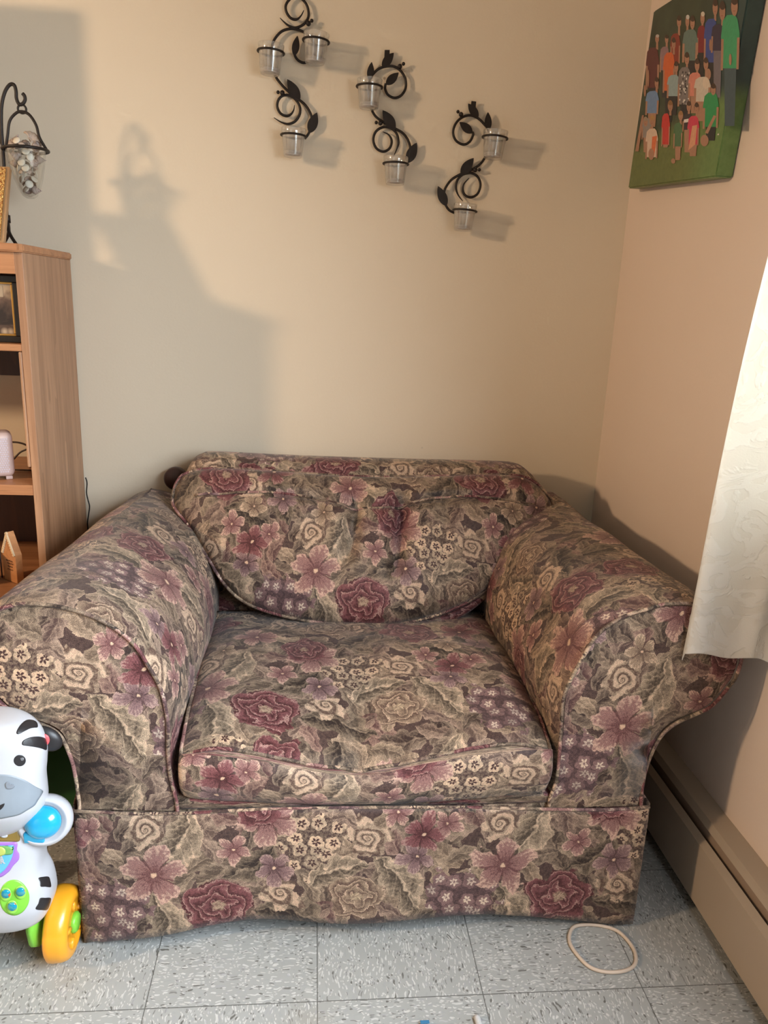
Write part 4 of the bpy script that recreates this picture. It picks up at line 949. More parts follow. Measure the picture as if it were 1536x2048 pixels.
# pale box with mesh grille on the middle shelf
spk = thing('speaker', 'pale pink rounded box with woven mesh grille on the middle shelf', 'speaker', (-.78, 1.98, .755))
TT = Matrix.Translation((-.768, 1.975, .757)) @ Matrix.Rotation(math.radians(24), 4, 'Z')
b = bmesh.new(); box(b, -.14, .018, -.02, .045, .006, .118, bev=.014, rot=TT, seg=5); part('casing', b, plain('pale pink plastic', (206, 178, 168), .45), spk)
b = bmesh.new()
for r in range(16):
    z = .020+r*.0055
    for c_ in range(26):
        x = -.128+c_*.0052+(r % 2)*.0026; bmesh.ops.create_cube(b, size=1, matrix=TT @ Matrix.Translation((x, -.0205, z)) @ Matrix.Diagonal((.0036, .0016, .0034, 1)))
part('mesh_grille', b, plain('pale lilac mesh', (205, 190, 196), .5), spk, False, 'lilac-white mesh grille')
for x in (-.12, .004): part('foot', newbox(x-.008, x+.008, -.012, .03, -.002, .007, bev=.002, rot=TT), plain('pale pink plastic', (206, 178, 168)), spk, False)
tb = bmesh.new(); tube(tb, spline([at(x, y, 1, 2.08) for x, y in ((28, 918), (40, 905), (57, 896), (50, 889), (36, 885), (20, 884))], 5), .0025, 6); tube(tb, spline([Vector((p.x, 2.06, .7585)) for p in [at(x, 936, 1, 2.06) for x in (28, 45, 60, 75)]], 4), .002, 6)
part('cord', tb, plain('grey brown cord', (70, 54, 48), .5), spk, True, 'dark cord bent in a loop behind')
part_ = single('wooden_block', newbox(-.76, -.69, 2.10, 2.15, .7555, .785, bev=.002), plain('brown block', (104, 66, 52), .6), 'small brown block lying on the middle shelf behind the cord', 'box', False)

# birdhouse-shaped wooden plaque on the lower shelf
bh = thing('birdhouse_plaque', 'wooden birdhouse-shaped plaque with scalloped white roof edge and dark lettering', 'ornament', (-.73, 1.80, .50))
A = at(35, 1168, 2, .501); Bp = at(20, 1155, 2, .501); YB = A.y
ang = math.radians(-38)
BT = Matrix.Translation((A.x, A.y, .501)) @ Matrix.Rotation(ang, 4, 'Z')
def bp_(x, y, z): return BT @ Vector((x, y, z))
hw, hz, pk, th_ = .056, .074, .132, .019
b = bmesh.new(); prism(b, [bp_(0, 0, 0), bp_(0, 0, hz), bp_(-hw/2, 0, pk), bp_(-hw, 0, hz), bp_(-hw, 0, 0)], bp_(0, th_, 0)-bp_(0, 0, 0)); bmesh.ops.recalc_face_normals(b, faces=b.faces); bmesh.ops.bevel(b, geom=list(b.edges), offset=.0012, segments=1, affect='EDGES')
part('house_body', b, wood_mat('pine plaque', (176, 116, 70), (206, 146, 96), 'X'), bh, False)
b = bmesh.new()
for sx in (0, -hw):
    p0, p1 = Vector((sx, 0, hz)), Vector((-hw/2, 0, pk)); dd = (p1-p0); n_ = Vector((-dd.z, 0, dd.x)).normalized(); n_ = -n_ if (n_.z > 0) else n_
    prism(b, [BT @ (p+Vector((0, -.003, 0))) for p in (p0, p1, p1+n_*.004, p0+n_*.004)], bp_(0, .004, 0)-bp_(0, 0, 0))
    for k in range(10):
        c_ = p0+dd*(k+.5)/10+n_*.005; ball(b, BT @ (c_+Vector((0, -.001, 0))), .0028, 8, 6)
bmesh.ops.recalc_face_normals(b, faces=b.faces); part('scalloped_trim', b, plain('cream trim', (224, 196, 158), .5), bh, False, 'cream scalloped edge')
b = bmesh.new(); random.seed(3)
for r, (z, x0, x1) in enumerate(((.056, -.040, -.012), (.049, -.035, -.010), (.041, -.034, -.013), (.033, -.036, -.012))):
    x = x0
    while x < x1:
        wd = .0018+random.random()*.0012; bmesh.ops.create_cube(b, size=1, matrix=BT @ Matrix.Translation((x, -.0003, z)) @ Matrix.Rotation(random.choice((0, .5, -.5)), 4, 'Y') @ Matrix.Diagonal((.0009, .0006, .0042, 1))); bmesh.ops.create_cube(b, size=1, matrix=BT @ Matrix.Translation((x+.0008, -.0003, z+random.choice((-.0014, 0, .0014)))) @ Matrix.Diagonal((.0018, .0006, .0009, 1))); x += wd+.0014
part('lettering', b, plain('burnt lettering', (70, 40, 26)), bh, False)
tb = bmesh.new(); tube(tb, [bp_(-hw-.003, -.004, .005), bp_(-hw-.003, -.004, .085)], .0016, 6); part('wire_peg', tb, M_IRON, bh)
wb = single('grey_canister', (lambda g: lathe(g, [(.001, 0), (.03, 0), (.03, .07), (.028, .075), (.001, .075)], (A.x-.082, A.y+.01, .501), 28))(bmesh.new()), plain('grey plastic', (150, 146, 150), .4), 'grey round canister left of the birdhouse plaque', 'canister')

# gold photo frame on the bookcase top
YG = 1.975
gf = thing('photo_frame', 'photo frame with glittering gold front and wooden edge on the bookcase top', 'picture frame', (-.80, YG, 1.318))
gB = at(7, 488, 2, 1.3185); gT = at(21, 315, 0, gB.x)
GT = Matrix.Translation(gB) @ Matrix.Rotation(-math.atan2(gT.y-gB.y, gT.z-gB.z), 4, 'X')
b = bmesh.new(); box(b, -.17, 0, 0, .014, .003, .195, bev=.002, rot=GT); GH = (gT-gB).length
for v in b.verts: pass
part('frame', b, wood_mat('frame wood', (150, 110, 72), (180, 140, 98), 'Z'), gf, False)
def glit():
    m, nb, bb = newmat('gold glitter'); tc = nb.n('ShaderNodeTexCoord').outputs['Object']; v = nb.voro(tc, 420, 1, dims='3D')
    nb.put(bb.inputs['Base Color'], nb.mix(nb.xyz(v.outputs['Color'])[0], srgb(150, 84, 40), srgb(236, 196, 120))); bb.inputs['Metallic'].default_value = .7; bb.inputs['Roughness'].default_value = .3
    bp = nb.n('ShaderNodeBump'); bp.inputs['Distance'].default_value = .002; nb.put(bp.inputs['Height'], v.outputs['Distance']); nb.put(bb.inputs['Normal'], bp.outputs[0]); return m
b = bmesh.new(); box(b, -.166, -.008, -.003, .001, .008, .190, rot=GT); part('glitter_front', b, glit(), gf, False, 'gold glitter front')
# unseen tall board assumed on the bookcase top, casting the stepped wall shadow
tallb = single('assumed_board', newbox(-1.25, -.915, 2.02, 2.045, 1.318, 1.925, bev=.003), DARKWOOD, 'assumed tall dark board, out of view on the left of the bookcase top', 'board', False)

# ================================================================== HANGING STAND WITH GLASS CONE OF SHELLS
YH = 2.09
def hp(x, y, Y=YH): return at(x, y, 1, Y)
zt = 1.3185
st = thing('ornament_stand', 'black wrought-iron hook stand on the bookcase top', 'stand', (hp(12, 490).x, YH, zt))
R_ = .0042
b = bmesh.new(); tube(b, spline([hp(x, y) for x, y in ((15, 450), (12, 400), (9, 350), (6, 300), (3, 260), (3, 215), (9, 186), (19, 170), (28, 170), (32, 182), (33, 197), (38, 208), (45, 208), (50, 200), (49, 192), (45, 187))], 6), R_, 8); part('hook_rod', b, M_IRON, st)
for q, dy in (((43, 492), -.03), ((9, 492), -.05), ((-12, 492), .05)):
    e = hp(*q); e = Vector((e.x, YH+dy, zt+.003)); t_ = hp(15, 440); mid = (t_+e)/2; mid.z -= .0; mid.x += (t_.x-e.x)*.25
    b = bmesh.new(); tube(b, spline([t_, mid, e], 8), R_, 8); part('leg', b, M_IRON, st)
b = bmesh.new(); lathe(b, [(.001, -.009), (.007, -.009), (.007, .009), (.001, .009)], hp(15, 438), 14); part('collar', b, M_IRON, st)
b = bmesh.new(); prism(b, [hp(*q) for q in ((-2, 262), (5, 268), (7, 282), (3, 292), (-2, 284))], Vector((0, .002, 0))); bmesh.ops.recalc_face_normals(b, faces=b.faces); part('leaf', b, M_IRON, st, False)
# cone
top = hp(51, 300); bot = hp(61, 398); ax = (top-bot).normalized(); lenC = (top-bot).length; RC = .0485
tiltM = Vector((0, 0, 1)).rotation_difference(ax).to_matrix()
bw = thing('hanging_cone_vase', 'clear glass cone vase in a black wire hanger, hung from the hook stand', 'vase', tuple(bot))
prof = [(.001, 0), (.009, .001), (.017, .007), (.025, .022), (.033, .045), (.040, .075), (.045, .105), (RC-.002, lenC), (RC, lenC+.004), (RC-.003, lenC+.004), (.042, .105), (.037, .075), (.030, .046), (.022, .024), (.014, .010), (.001, .004)]
b = bmesh.new(); lathe(b, prof, bot, 32, tiltM); bmesh.ops.recalc_face_normals(b, faces=b.faces); part('glass', b, M_CLEAR, bw)
b = bmesh.new(); tube(b, [top+tiltM @ Vector((math.cos(a)*(RC+.003), math.sin(a)*(RC+.003), 0)) for a in frange(0, 2*PI, 36)[:-1]], .0036, 8, True)
hk = hp(44, 218); A1, A2 = top+tiltM @ Vector((-RC+.002, 0, 0)), top+tiltM @ Vector((RC+.002, 0, 0))
tube(b, spline([A1, hp(15, 272), hp(19, 243), hp(30, 228), hp(42, 223), hp(58, 229), hp(72, 250), hp(79, 275), A2], 6), .0034, 8)
tube(b, [hk+Vector((math.cos(a)*.0095, 0, math.sin(a)*.0095)) for a in frange(0, 2*PI, 20)[:-1]], .0026, 6, True); part('wire_hanger', b, M_IRON, bw)
# shells
random.seed(11)
shell_me = []
for kind in range(3):
    b = bmesh.new()
    if kind == 0:   # flat round disc shell
        lathe(b, [(.001, 0), (.007, .0003), (.0095, .0014), (.0085, .0026), (.004, .0034), (.001, .0036)], (0, 0, 0), 16)
    elif kind == 1:  # ribbed fan shell
        ring = []
        for i in range(7):
            ring.append([b.verts.new(Vector((math.sin(a)*.011*i/6, math.cos(a)*.013*i/6-.003, .004*math.sin(PI*i/6*.9)+.0006*math.cos(a*14)*i/6))) for a in frange(-1.1, 1.1, 18)])
        for A_, B_ in zip(ring, ring[1:]):
            for k in range(18): b.faces.new((A_[k], A_[k+1], B_[k+1], B_[k]))
        bmesh.ops.remove_doubles(b, verts=b.verts, dist=1e-6)
        bmesh.ops.solidify(b, geom=b.faces[:], thickness=.0012)
    else:           # spiral whelk
        P = []; Rr = []
        for k in range(40):
            t = k/39; a = t*4*2*PI; P.append(Vector((math.cos(a)*.006*(1-t), math.sin(a)*.006*(1-t), .020*t))); Rr.append(.0055*(1-t)+.0006)
        tube(b, P, lambda t: .0055*(1-t)+.0006, 8)
    me = bpy.data.meshes.new('shell'); b.normal_update(); b.to_mesh(me); b.free()
    for p in me.polygons: p.use_smooth = True
    me.materials.append(plain('seashell %d' % kind, ((214, 204, 186), (186, 164, 146), (168, 150, 140))[kind], .5, 0, .2, 200)); shell_me.append(me)
cnt = 0
for lv in range(10):
    s = .02+lv*.0118; rm = [.012, .016, .020, .0235, .026, .0285, .031, .033, .034, .033][lv]; n = 3 if lv < 3 else 5
    for k in range(n):
        a = k*2*PI/n+lv*.9; rr_ = rm*.78
        o = bpy.data.objects.new('seashell', shell_me[random.choice((0, 0, 1, 2, 1))]); COL.objects.link(o)
        o.location = bot+tiltM @ Vector((math.cos(a)*rr_, math.sin(a)*rr_, s))
        o.rotation_euler = (random.uniform(.9, 1.7), random.uniform(-.6, .6), a+PI/2); o.scale = (1.0,)*3
        tag(o, 'small pale seashell packed in the hanging glass cone', 'seashell', 'seashells in the glass cone'); cnt += 1
for (x, y), sc, rz, lab in (((62, 272), 2.2, (1.0, .5, .3), 'large curved white shell piece lying on top of the glass cone'), ((30, 284), 1.5, (.6, -.3, 1.2), 'small brownish whelk shell on top of the glass cone, left of the large shell')):
    o = bpy.data.objects.new('seashell', shell_me[1 if sc > 2 else 2]); COL.objects.link(o); o.location = hp(x, y+8); o.rotation_euler = rz; o.scale = (sc,)*3; tag(o, lab, 'seashell')

# ================================================================== ROUND BROWN OBJECT BEHIND THE CHAIR
c = at(352, 957, 1, 2.225)
b = bmesh.new(); lathe(b, [(.001, -.012), (.030, -.012), (.034, -.007), (.034, .006), (.029, .012), (.001, .012)], c, 36, Matrix.Rotation(PI/2, 3, 'X')); tube(b, [c+Vector((.0, .012, 0)), c+Vector((0, .04, 0))], .01, 12)
single('round_knob', b, plain('dark brown lacquer', (72, 46, 40), .4), 'round dark brown knob against the wall behind the chair back', 'knob')

# ================================================================== CORD LOOP, RUG
loop = [(1150, 1853), (1175, 1849), (1205, 1852), (1235, 1862), (1258, 1884), (1271, 1908), (1269, 1930), (1248, 1942), (1213, 1944), (1180, 1934), (1155, 1910), (1140, 1886), (1140, 1866)]
tb = bmesh.new(); tube(tb, spline([at(x, y, 2, .004) for x, y in loop], 6, True), .0036, 10, True)
single('cord_loop', tb, plain('white cord', (206, 188, 170), .5), 'loop of white cord lying on the floor in front of the chair skirt', 'cord')
rug = thing('rug', 'pale woven rug edge at the bottom of the picture', 'rug', (.1, .9, 0))
r0, r1 = at(640, 2048, 2, .003), at(940, 2036, 2, .003)
b = bmesh.new(); bmesh.ops.create_grid(b, x_segments=60, y_segments=10, size=.5)
for v in b.verts: v.co = Vector((.305+(v.co.x-.5)*1.1, 1.050-(.5-v.co.y)*.5+.02*(v.co.x-.5)+.0015*math.sin(v.co.x*60), .003+abs(nz(v.co, 40))*.002))
o = part('rug_pile', b, plain('pale grey weave', (204, 200, 198), .9, 0, .12, 300, .8), rug); solid(o, .003, 0)
b = bmesh.new(); tube(b, spline([Vector((.307+.002*math.sin(y*50), y, .005)) for y in frange(.62, 1.062, 24)], 3), .006, 8); part('edge_binding', b, plain('pale fringe', (214, 212, 210), .9, 0, .1, 300, .6), rug)
b = bmesh.new(); q = at(848, 2033, 2, .007); box(b, q.x-.008, q.x+.008, q.y-.014, q.y-.008, .0062, .0082, bev=.0005)
single('blue_scrap', b, plain('blue plastic', (60, 120, 160), .5), 'tiny blue scrap lying on the edge of the rug', 'scrap', False)

# ================================================================== ZEBRA WALKER TOY
TX = -.548
toy = thing('toy_walker', 'white zebra-faced plastic baby walker toy with orange wheels beside the armchair', 'toy', (TX, 1.23, 0))
PW = plain('white toy plastic', (188, 188, 192), .38, 0, .02, 8, 0, .25)
PBK = plain('black toy plastic', (34, 32, 34), .42); PGR = plain('light grey toy plastic', (136, 144, 152), .4, 0, .02)
PLIME = plain('lime green plastic', (124, 196, 62), .35, 0, .03); POR = plain('orange plastic', (240, 164, 36), .32, 0, .03, 10, 0, .2)
PBL = plain('sky blue plastic', (24, 160, 208), .18, 0, .05, 20, 0, .6); PVI = plain('violet plastic', (160, 112, 196), .4); PBR = plain('olive brown plastic', (128, 104, 50), .35, 0, .05)
def slices(rows, seg=44, e=2.4):
    """rows: (z, halfwidth, y front, y back); superellipse slices centred on TX"""
    bm = bmesh.new(); rings = []
    for z, w_, y0, y1 in rows:
        cy, dy = (y0+y1)/2, (y1-y0)/2; R = []
        for k in range(seg):
            a = 2*PI*k/seg; c_, s_ = math.cos(a), math.sin(a)
            R.append(bm.verts.new(Vector((TX+w_*abs(c_)**(2/e)*(1 if c_ > 0 else -1), cy+dy*abs(s_)**(2/e)*(1 if s_ > 0 else -1), z))))
        rings.append(R)
    for A_, B_ in zip(rings, rings[1:]):
        for k in range(seg): bm.faces.new((A_[k], A_[(k+1) % seg], B_[(k+1) % seg], B_[k]))
    bm.faces.new(rings[0][::-1]); bm.faces.new(rings[-1]); return bm
def srow(rows, n=5):
    P = spline([Vector((r[1], r[2], r[0])) for r in rows], n); Q = spline([Vector((r[1], r[3], r[0])) for r in rows], n)
    return [(p.z, max(p.x, .002), p.y, q.y) for p, q in zip(P, Q)]
def zx(px, py, Y): p = at(px, py, 1, Y); return p.x-TX, p.z
YHd = 1.225
edge = [(10, 1430), (40, 1434), (66, 1446), (84, 1466), (93, 1492), (94, 1520), (93, 1545), (96, 1570), (97, 1592), (90, 1612), (74, 1630), (52, 1644), (20, 1652)]
rows = []
for px, py in edge:
    w_, z = zx(px, py, YHd); t = w_/.098; d = .062*math.sqrt(max(.02, min(1, w_/.105)))
    bulge = .018*math.exp(-((z-.375)/.05)**2)
    rows.append((z, w_, YHd-d-bulge+.005, YHd+.05*math.sqrt(min(1, w_/.1))))
rows.sort(key=lambda r: r[0])
head_bm = slices(srow(rows)); head_bvh = BVHTree.FromBMesh(head_bm)
head = part('head', head_bm, PW, toy)
DB = {}
def decal(name, pts, bvh, mat, parent, off=.0012, rings=7, label=None, smooth_n=4, mirror=False):
    P = spline([Vector((x, y, 0)) for x, y in pts], smooth_n, True) if smooth_n else [Vector((x, y, 0)) for x, y in pts]
    if not isinstance(bvh, BVHTree): bvh = DB[bvh.name]
    c = sum(P, Vector())/len(P); bm = bmesh.new(); G = []
    def cast(q):
        d = ray(q.x, q.y).normalized(); h = bvh.ray_cast(EYE, d)
        if h[0] is None: h = bvh.find_nearest(EYE+d*1.55)
        p = h[0]+ (h[1] if h[1].dot(d) < 0 else -h[1])*off
        if mirror: p.x = 2*TX-p.x
        return bm.verts.new(p)
    c0 = cast(c)
    for k in range(1, rings+1): G.append([cast(c+(q-c)*(k/rings)) for q in P])
    n = len(P)
    for i in range(n):
        j = (i+1) % n; bm.faces.new((c0, G[0][i], G[0][j]))
        for a, b_ in zip(G, G[1:]): bm.faces.new((a[i], b_[i], b_[j], a[j]))
    bmesh.ops.recalc_face_normals(bm, faces=bm.faces)
    if not mirror: own = BVHTree.FromBMesh(bm)
    o = part(name, bm, mat, parent, True, label); solid(o, .0008, 0)
    if not mirror: DB[o.name] = own
    return o
def H(x, y): return (x/9.306, 1420+y/9.306)     # measured in a close view of the head
stripe1 = [H(*q) for q in ((302, 430), (330, 350), (400, 255), (500, 185), (620, 190), (690, 240), (700, 320), (640, 330), (560, 345), (450, 400), (350, 452))]
stripe2 = [H(*q) for q in ((405, 625), (430, 570), (520, 520), (640, 495), (760, 500), (850, 540), (870, 640), (860, 745), (780, 720), (650, 690), (520, 670), (425, 655))]
muzz = [H(*q) for q in ((-700, 1500), (-500, 1320), (-200, 1210), (0, 1198), (180, 1212), (360, 1262), (520, 1335), (660, 1425), (795, 1500), (770, 1580), (700, 1690), (640, 1780), (500, 1870), (360, 1950), (150, 2000), (-100, 2030), (-450, 1950), (-650, 1750))]
for mir in (False, True):
    decal('stripe', stripe1, head_bvh, PBK, head, mirror=mir, label='black stripe'); decal('stripe', stripe2, head_bvh, PBK, head, mirror=mir, label='black stripe')
    e_ = decal('eye', [H(368+112*math.cos(a)*1.0, 940+105*math.sin(a)) for a in frange(0, 2*PI, 14)[:-1]], head_bvh, PBK, head, .0018, mirror=mir, label='black eye')
    decal('eye_highlight', [H(412+32*math.cos(a), 908+32*math.sin(a)) for a in frange(0, 2*PI, 10)[:-1]], head_bvh, PW, e_, .0034, 3, mirror=mir)
mz = decal('muzzle', muzz, head_bvh, PGR, head, .0022, 12, 'light grey muzzle')
heart = [(150, 1332), (185, 1345), (197, 1385), (225, 1380), (262, 1388), (275, 1412), (255, 1445), (205, 1465), (135, 1462), (108, 1430), (100, 1385), (115, 1345)]
decal('nose_mark', [H(*q) for q in heart], mz, plain('grey nose print', (124, 130, 138), .5), mz, .0014, 4, 'grey heart-shaped nose')
decal('mouth', [H(*q) for q in ((-230, 1735), (-150, 1790), (-60, 1800), (20, 1775), (85, 1733), (70, 1790), (10, 1850), (-75, 1885), (-180, 1850))], mz, PBK, mz, .0014, 5, 'black smile')
for s in (1, -1):     # ears
    b = bmesh.new(); c_ = at(93, 1476, 1, 1.247); c_ = Vector((TX+s*(c_.x-TX), 1.245, c_.z)); M = Matrix.Rotation(s*math.radians(35), 3, 'Y')
    vs = ball(b, Vector((0, 0, 0)), .030, 20, 14, (1.0, .42, .72))
    bmesh.ops.transform(b, matrix=Matrix.Translation(c_) @ M.to_4x4(), verts=b.verts); er = part('ear', b, PBK, head, True, 'black ear')
    b = bmesh.new(); c2 = c_+Vector((-s*.002, -.0125, .004)); ball(b, Vector((0, 0, 0)), .014, 16, 10, (.85, .3, 1.0)); bmesh.ops.transform(b, matrix=Matrix.Translation(c2) @ M.to_4x4(), verts=b.verts); part('inner_ear', b, plain('pink ear', (206, 88, 92), .45), er, True, 'pink inner ear')
# body
def rowz(px, py, Y): return zx(px, py, Y)
rows = []
for (px, py), yf in (((60, 1640), 1.195), ((74, 1662), 1.185), ((80, 1690), 1.178), ((79, 1722), 1.172), ((82, 1742), 1.165), ((95, 1762), 1.158), ((103, 1790), 1.152), ((101, 1810), 1.155), ((90, 1830), 1.163), ((62, 1842), 1.175), ((15, 1848), 1.195)):
    w_, z = zx(px, py, 1.20); rows.append((z, w_, yf, 1.275 if z > .13 else 1.262))
rows.sort(key=lambda r: r[0]); body_bm = slices(srow(rows, 4), e=3.0); body_bvh = BVHTree.FromBMesh(body_bm); body = part('body', body_bm, PW, toy)
def puck(name, c, nrm, prof, mat, par, sc=(1, 1), label=None):
    b = bmesh.new(); q = Vector((0, 0, 1)).rotation_difference(Vector(nrm).normalized()).to_matrix()
    lathe(b, prof, (0, 0, 0), 40); 
    for v in b.verts: v.co.x *= sc[0]; v.co.y *= sc[1]
    bmesh.ops.transform(b, matrix=Matrix.Translation(c) @ q.to_4x4(), verts=b.verts); bmesh.ops.recalc_face_normals(b, faces=b.faces); return part(name, b, mat, par, True, label)
for s in (1, -1):
    c_ = at(82, 1656, 1, 1.19); c_ = Vector((TX+s*(c_.x-TX), 1.215, c_.z)); nn = (s*.10, -1, .35)
    hs = puck('knob_housing', c_, nn, [(.001, -.03), (.030, -.028), (.044, -.012), (.0475, .004), (.0462, .015), (.041, .021), (.0385, .0215), (.036, .019), (.001, .017)], PW, body, (1.0, .93))
    fc = c_+Vector(nn).normalized()*.019
    if s > 0:
        kb = puck('dome_knob', fc+Vector((0, 0, .001)), nn, [(.031, 0), (.0305, .005), (.027, .011), (.020, .0165), (.011, .019), (.001, .020)], PBL, hs, (1, .93), 'shiny blue dome knob')
        part('knob_tab', newbox(fc.x-.031, fc.x+.004, fc.y-.014, fc.y+.006, fc.z-.033, fc.z-.013, bev=.003), PBL, kb, True)
    else: puck('dome_knob', fc, nn, [(.034, 0), (.0335, .006), (.030, .014), (.022, .021), (.012, .0245), (.001, .0255)], PVI, hs)
B_ = lambda x, y: (x/6.022, 1600+y/6.022)    # measured in a close view of the body
pw = decal('paw_button', [B_(*q) for q in ((-150, 300), (-60, 268), (40, 265), (130, 280), (200, 330), (235, 400), (232, 495), (100, 500), (-60, 500), (-200, 500), (-215, 400))], body_bvh, PBR, body, .004, 6, 'olive brown button with a white paw print')
for x, y, rx, ry in ((50, 335, 17, 26), (100, 337, 19, 28), (118, 385, 20, 20), (8, 378, 20, 22), (52, 428, 44, 24), (52, 405, 28, 20)):
    decal('paw_print', [B_(x+rx*math.cos(a), y+ry*math.sin(a)) for a in frange(0, 2*PI, 12)[:-1]], pw, PW, pw, .0014, 2)
vi = decal('violet_frame', [B_(*q) for q in ((-220, 508), (-60, 508), (100, 508), (205, 512), (205, 600), (232, 650), (225, 720), (160, 790), (110, 860), (20, 925), (-60, 935), (-180, 900), (-260, 800), (-300, 650))], body_bvh, PVI, body, .003, 8, 'violet frame of the picture panel')
sc_ = decal('picture_panel', [B_(*q) for q in ((-200, 545), (-60, 545), (80, 545), (165, 545), (165, 610), (140, 700), (80, 810), (0, 885), (-70, 900), (-180, 850), (-240, 700))], vi, plain('pale blue print', (96, 176, 206), .35), vi, .0014, 8, 'pale blue picture panel')
decal('printed_hill', [B_(*q) for q in ((-180, 560), (-60, 545), (60, 550), (160, 575), (150, 640), (90, 655), (0, 650), (-120, 660), (-190, 640))], sc_, plain('green print', (110, 164, 92), .35), sc_, .0014, 4)
decal('printed_shape', [B_(*q) for q in ((-40, 570), (20, 555), (68, 590), (66, 640), (20, 665), (-40, 670), (-80, 620))], sc_, plain('yellow green print', (176, 186, 96), .35), sc_, .0028, 3)
def text(name, s, c, size, mat, par, rx=PI/2):
    cu_ = bpy.data.curves.new(name, 'FONT'); cu_.body = s; cu_.size = size; cu_.extrude = .0004; cu_.offset = .0004; cu_.align_x = 'CENTER'
    t = bpy.data.objects.new('tmp', cu_); COL.objects.link(t); dg = bpy.context.evaluated_depsgraph_get(); me = bpy.data.meshes.new_from_object(t.evaluated_get(dg)); bpy.data.objects.remove(t)
    b = bmesh.new(); b.from_mesh(me); bmesh.ops.transform(b, matrix=Matrix.Translation(c) @ Matrix.Rotation(rx, 4, 'X'), verts=b.verts)
    return part(name, b, mat, par, False)
def hit(px, py, off):
    d = ray(px, py).normalized(); h = body_bvh.ray_cast(EYE, d); return h[0]-d*off
text('letter', 'R', hit(5.0, 1727, .0075), .0125, PW, sc_)
text('letter', '&', hit(3.0, 1717, .0075), .006, PW, sc_)
for k, (a0, a1) in enumerate((((465, 935), (610, 1045)), ((425, 1180), (600, 1320)))):
    q = [(462, 940), (520, 925), (585, 925), (606, 980), (612, 1048), (545, 1045), (488, 1042), (480, 985)] if k == 0 else [(482, 1182), (545, 1178), (612, 1182), (600, 1250), (570, 1320), (500, 1325), (427, 1312), (462, 1245)]
    for mir in (False, True): decal('stripe', [B_(*p) for p in q], body_bvh, PBK, body, .0014, 5, 'black stripe', 3, mir)
gp = decal('bead_plate', [B_(170+180*math.cos(a)*(1+.03*math.cos(3*a)), 1175+215*math.sin(a)) for a in frange(0, 2*PI, 18)[:-1]], body_bvh, PLIME, body, .004, 8, 'lime green plate with three bead windows')
for x, y in ((72, 1132), (248, 1108), (148, 1285)):
    rg = decal('bead_socket', [B_(x+68*math.cos(a), y+82*math.sin(a)) for a in frange(0, 2*PI, 14)[:-1]], gp, plain('lime socket', (146, 212, 84), .35), gp, .0016, 4)
    c_ = hit(*B_(x, y), .0075)
    def beadmat():
        if 'bead' in _mc: return _mc['bead']
        m, nb, bb = newmat('mixed beads'); tc = nb.n('ShaderNodeTexCoord').outputs['Object']; v = nb.voro(tc, 190, 1, dims='3D')
        nb.put(bb.inputs['Base Color'], nb.ramp(nb.xyz(v.outputs['Color'])[0], [(0, srgb(20, 140, 170)), (.45, srgb(70, 150, 160)), (.7, srgb(200, 90, 50)), (.9, srgb(214, 170, 80))], 'CONSTANT')); bb.inputs['Roughness'].default_value = .1; _mc['bead'] = m; return m
    b = bmesh.new(); ball(b, c_, .0078, 16, 12, (1, .5, 1.1)); part('bead_window', b, beadmat(), rg, True, 'clear dome over mixed beads')
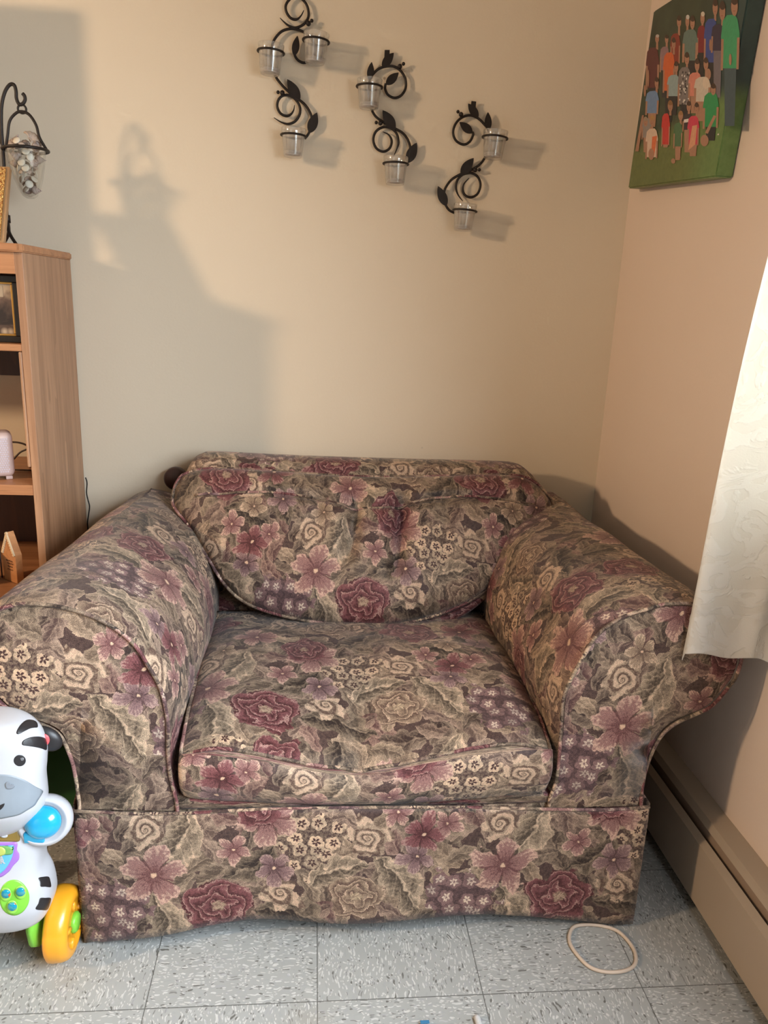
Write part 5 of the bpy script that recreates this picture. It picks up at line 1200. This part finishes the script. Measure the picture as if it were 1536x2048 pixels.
# green fork and orange wheels
for s in (1, -1):
    X = lambda x: TX+s*(x-TX)
    WX0, WX1, WY_, WR = -.475, -.430, 1.244, .0675
    b = bmesh.new(); pr = [(.001, 0), (.058, 0), (.069, .002), (.0745, .007), (.075, .016), (.074, .034), (.070, .046), (.064, .052), (.056, .054), (.050, .0535), (.046, .050), (.020, .049), (.001, .049)]
    lathe(b, [(r*.9, z*.80) for r, z in pr], (0, 0, 0), 56); bmesh.ops.transform(b, matrix=Matrix.Translation((X(WX0), WY_, WR)) @ Matrix.Rotation(s*PI/2, 4, 'Y'), verts=b.verts); bmesh.ops.recalc_face_normals(b, faces=b.faces)
    wh = part('wheel', b, POR, toy, True, 'orange wheel')
    b = bmesh.new(); lathe(b, [(.001, .036), (.019, .036), (.019, .044), (.015, .048), (.001, .0485)], (0, 0, 0), 32); bmesh.ops.transform(b, matrix=Matrix.Translation((X(WX0), WY_, WR)) @ Matrix.Rotation(s*PI/2, 4, 'Y'), verts=b.verts); bmesh.ops.recalc_face_normals(b, faces=b.faces); part('hub', b, PLIME, wh, True, 'lime green hub')
    for k in range(5):
        a = 2*PI*k/5+.3; b = bmesh.new(); tube(b, [Vector((0, math.cos(a)*.026, math.sin(a)*.026)), Vector((0, math.cos(a)*.044, math.sin(a)*.044))], .0045, 8); bmesh.ops.translate(b, verts=b.verts, vec=Vector((X(WX0+.040), WY_, WR))); part('spoke', b, POR, wh)
    b = bmesh.new(); Q = [Vector((X(-.500), y, z)) for y, z in ((1.195, .150), (1.285, .165), (1.29, .10), (1.275, .055), (1.25, .040), (1.215, .042), (1.19, .065), (1.182, .105))]
    prism(b, Q, Vector((s*.014, 0, 0))); bmesh.ops.recalc_face_normals(b, faces=b.faces); bmesh.ops.bevel(b, geom=list(b.edges), offset=.003, segments=2, affect='EDGES'); part('wheel_fork', b, PLIME, toy, True, 'lime green wheel fork')
    b = bmesh.new(); lathe(b, [(.010, -.016), (.052, -.016), (.055, -.012), (.055, -.002), (.010, -.002)], (0, 0, 0), 40); bmesh.ops.transform(b, matrix=Matrix.Translation((X(WX0), WY_+.0, WR+.015)) @ Matrix.Rotation(s*PI/2, 4, 'Y'), verts=b.verts)
    b.free()
    xr = -.66+s*.035
    tb = bmesh.new(); tube(tb, [Vector((X(-.56), 1.26, .12)), Vector((xr, 1.36, .06)), Vector((xr, 1.42, .045))], .010, 10); part('side_rail', tb, PLIME, toy, True, 'lime green side rail')
    b = bmesh.new(); lathe(b, [(.001, 0), (.036, 0), (.040, .004), (.040, .021), (.036, .025), (.001, .025)], (0, 0, 0), 40); bmesh.ops.transform(b, matrix=Matrix.Translation((xr, 1.42, .040)) @ Matrix.Rotation(s*PI/2, 4, 'Y'), verts=b.verts); bmesh.ops.recalc_face_normals(b, faces=b.faces); part('rear_wheel', b, POR, toy, True, 'orange wheel')
# green tub behind the walker
gb = thing('storage_tub', 'dark green plastic tub on the floor behind the toy walker', 'tub', (-.70, 1.70, 0))
b = bmesh.new(); vsb = box(b, -.80, -.52, 1.59, 1.81, 0.0, .075, bev=.02, seg=3)
for v in b.verts: k = .93+.07*v.co.z/.075; v.co.x = -.69+(v.co.x+.69)*k; v.co.y = 1.70+(v.co.y-1.70)*k
part('tub_body', b, plain('green plastic', (34, 82, 38), .5), gb)
part('tub_rim', newbox(-.812, -.508, 1.578, 1.822, .072, .086, bev=.006, seg=3), plain('green plastic', (34, 82, 38), .5), gb)
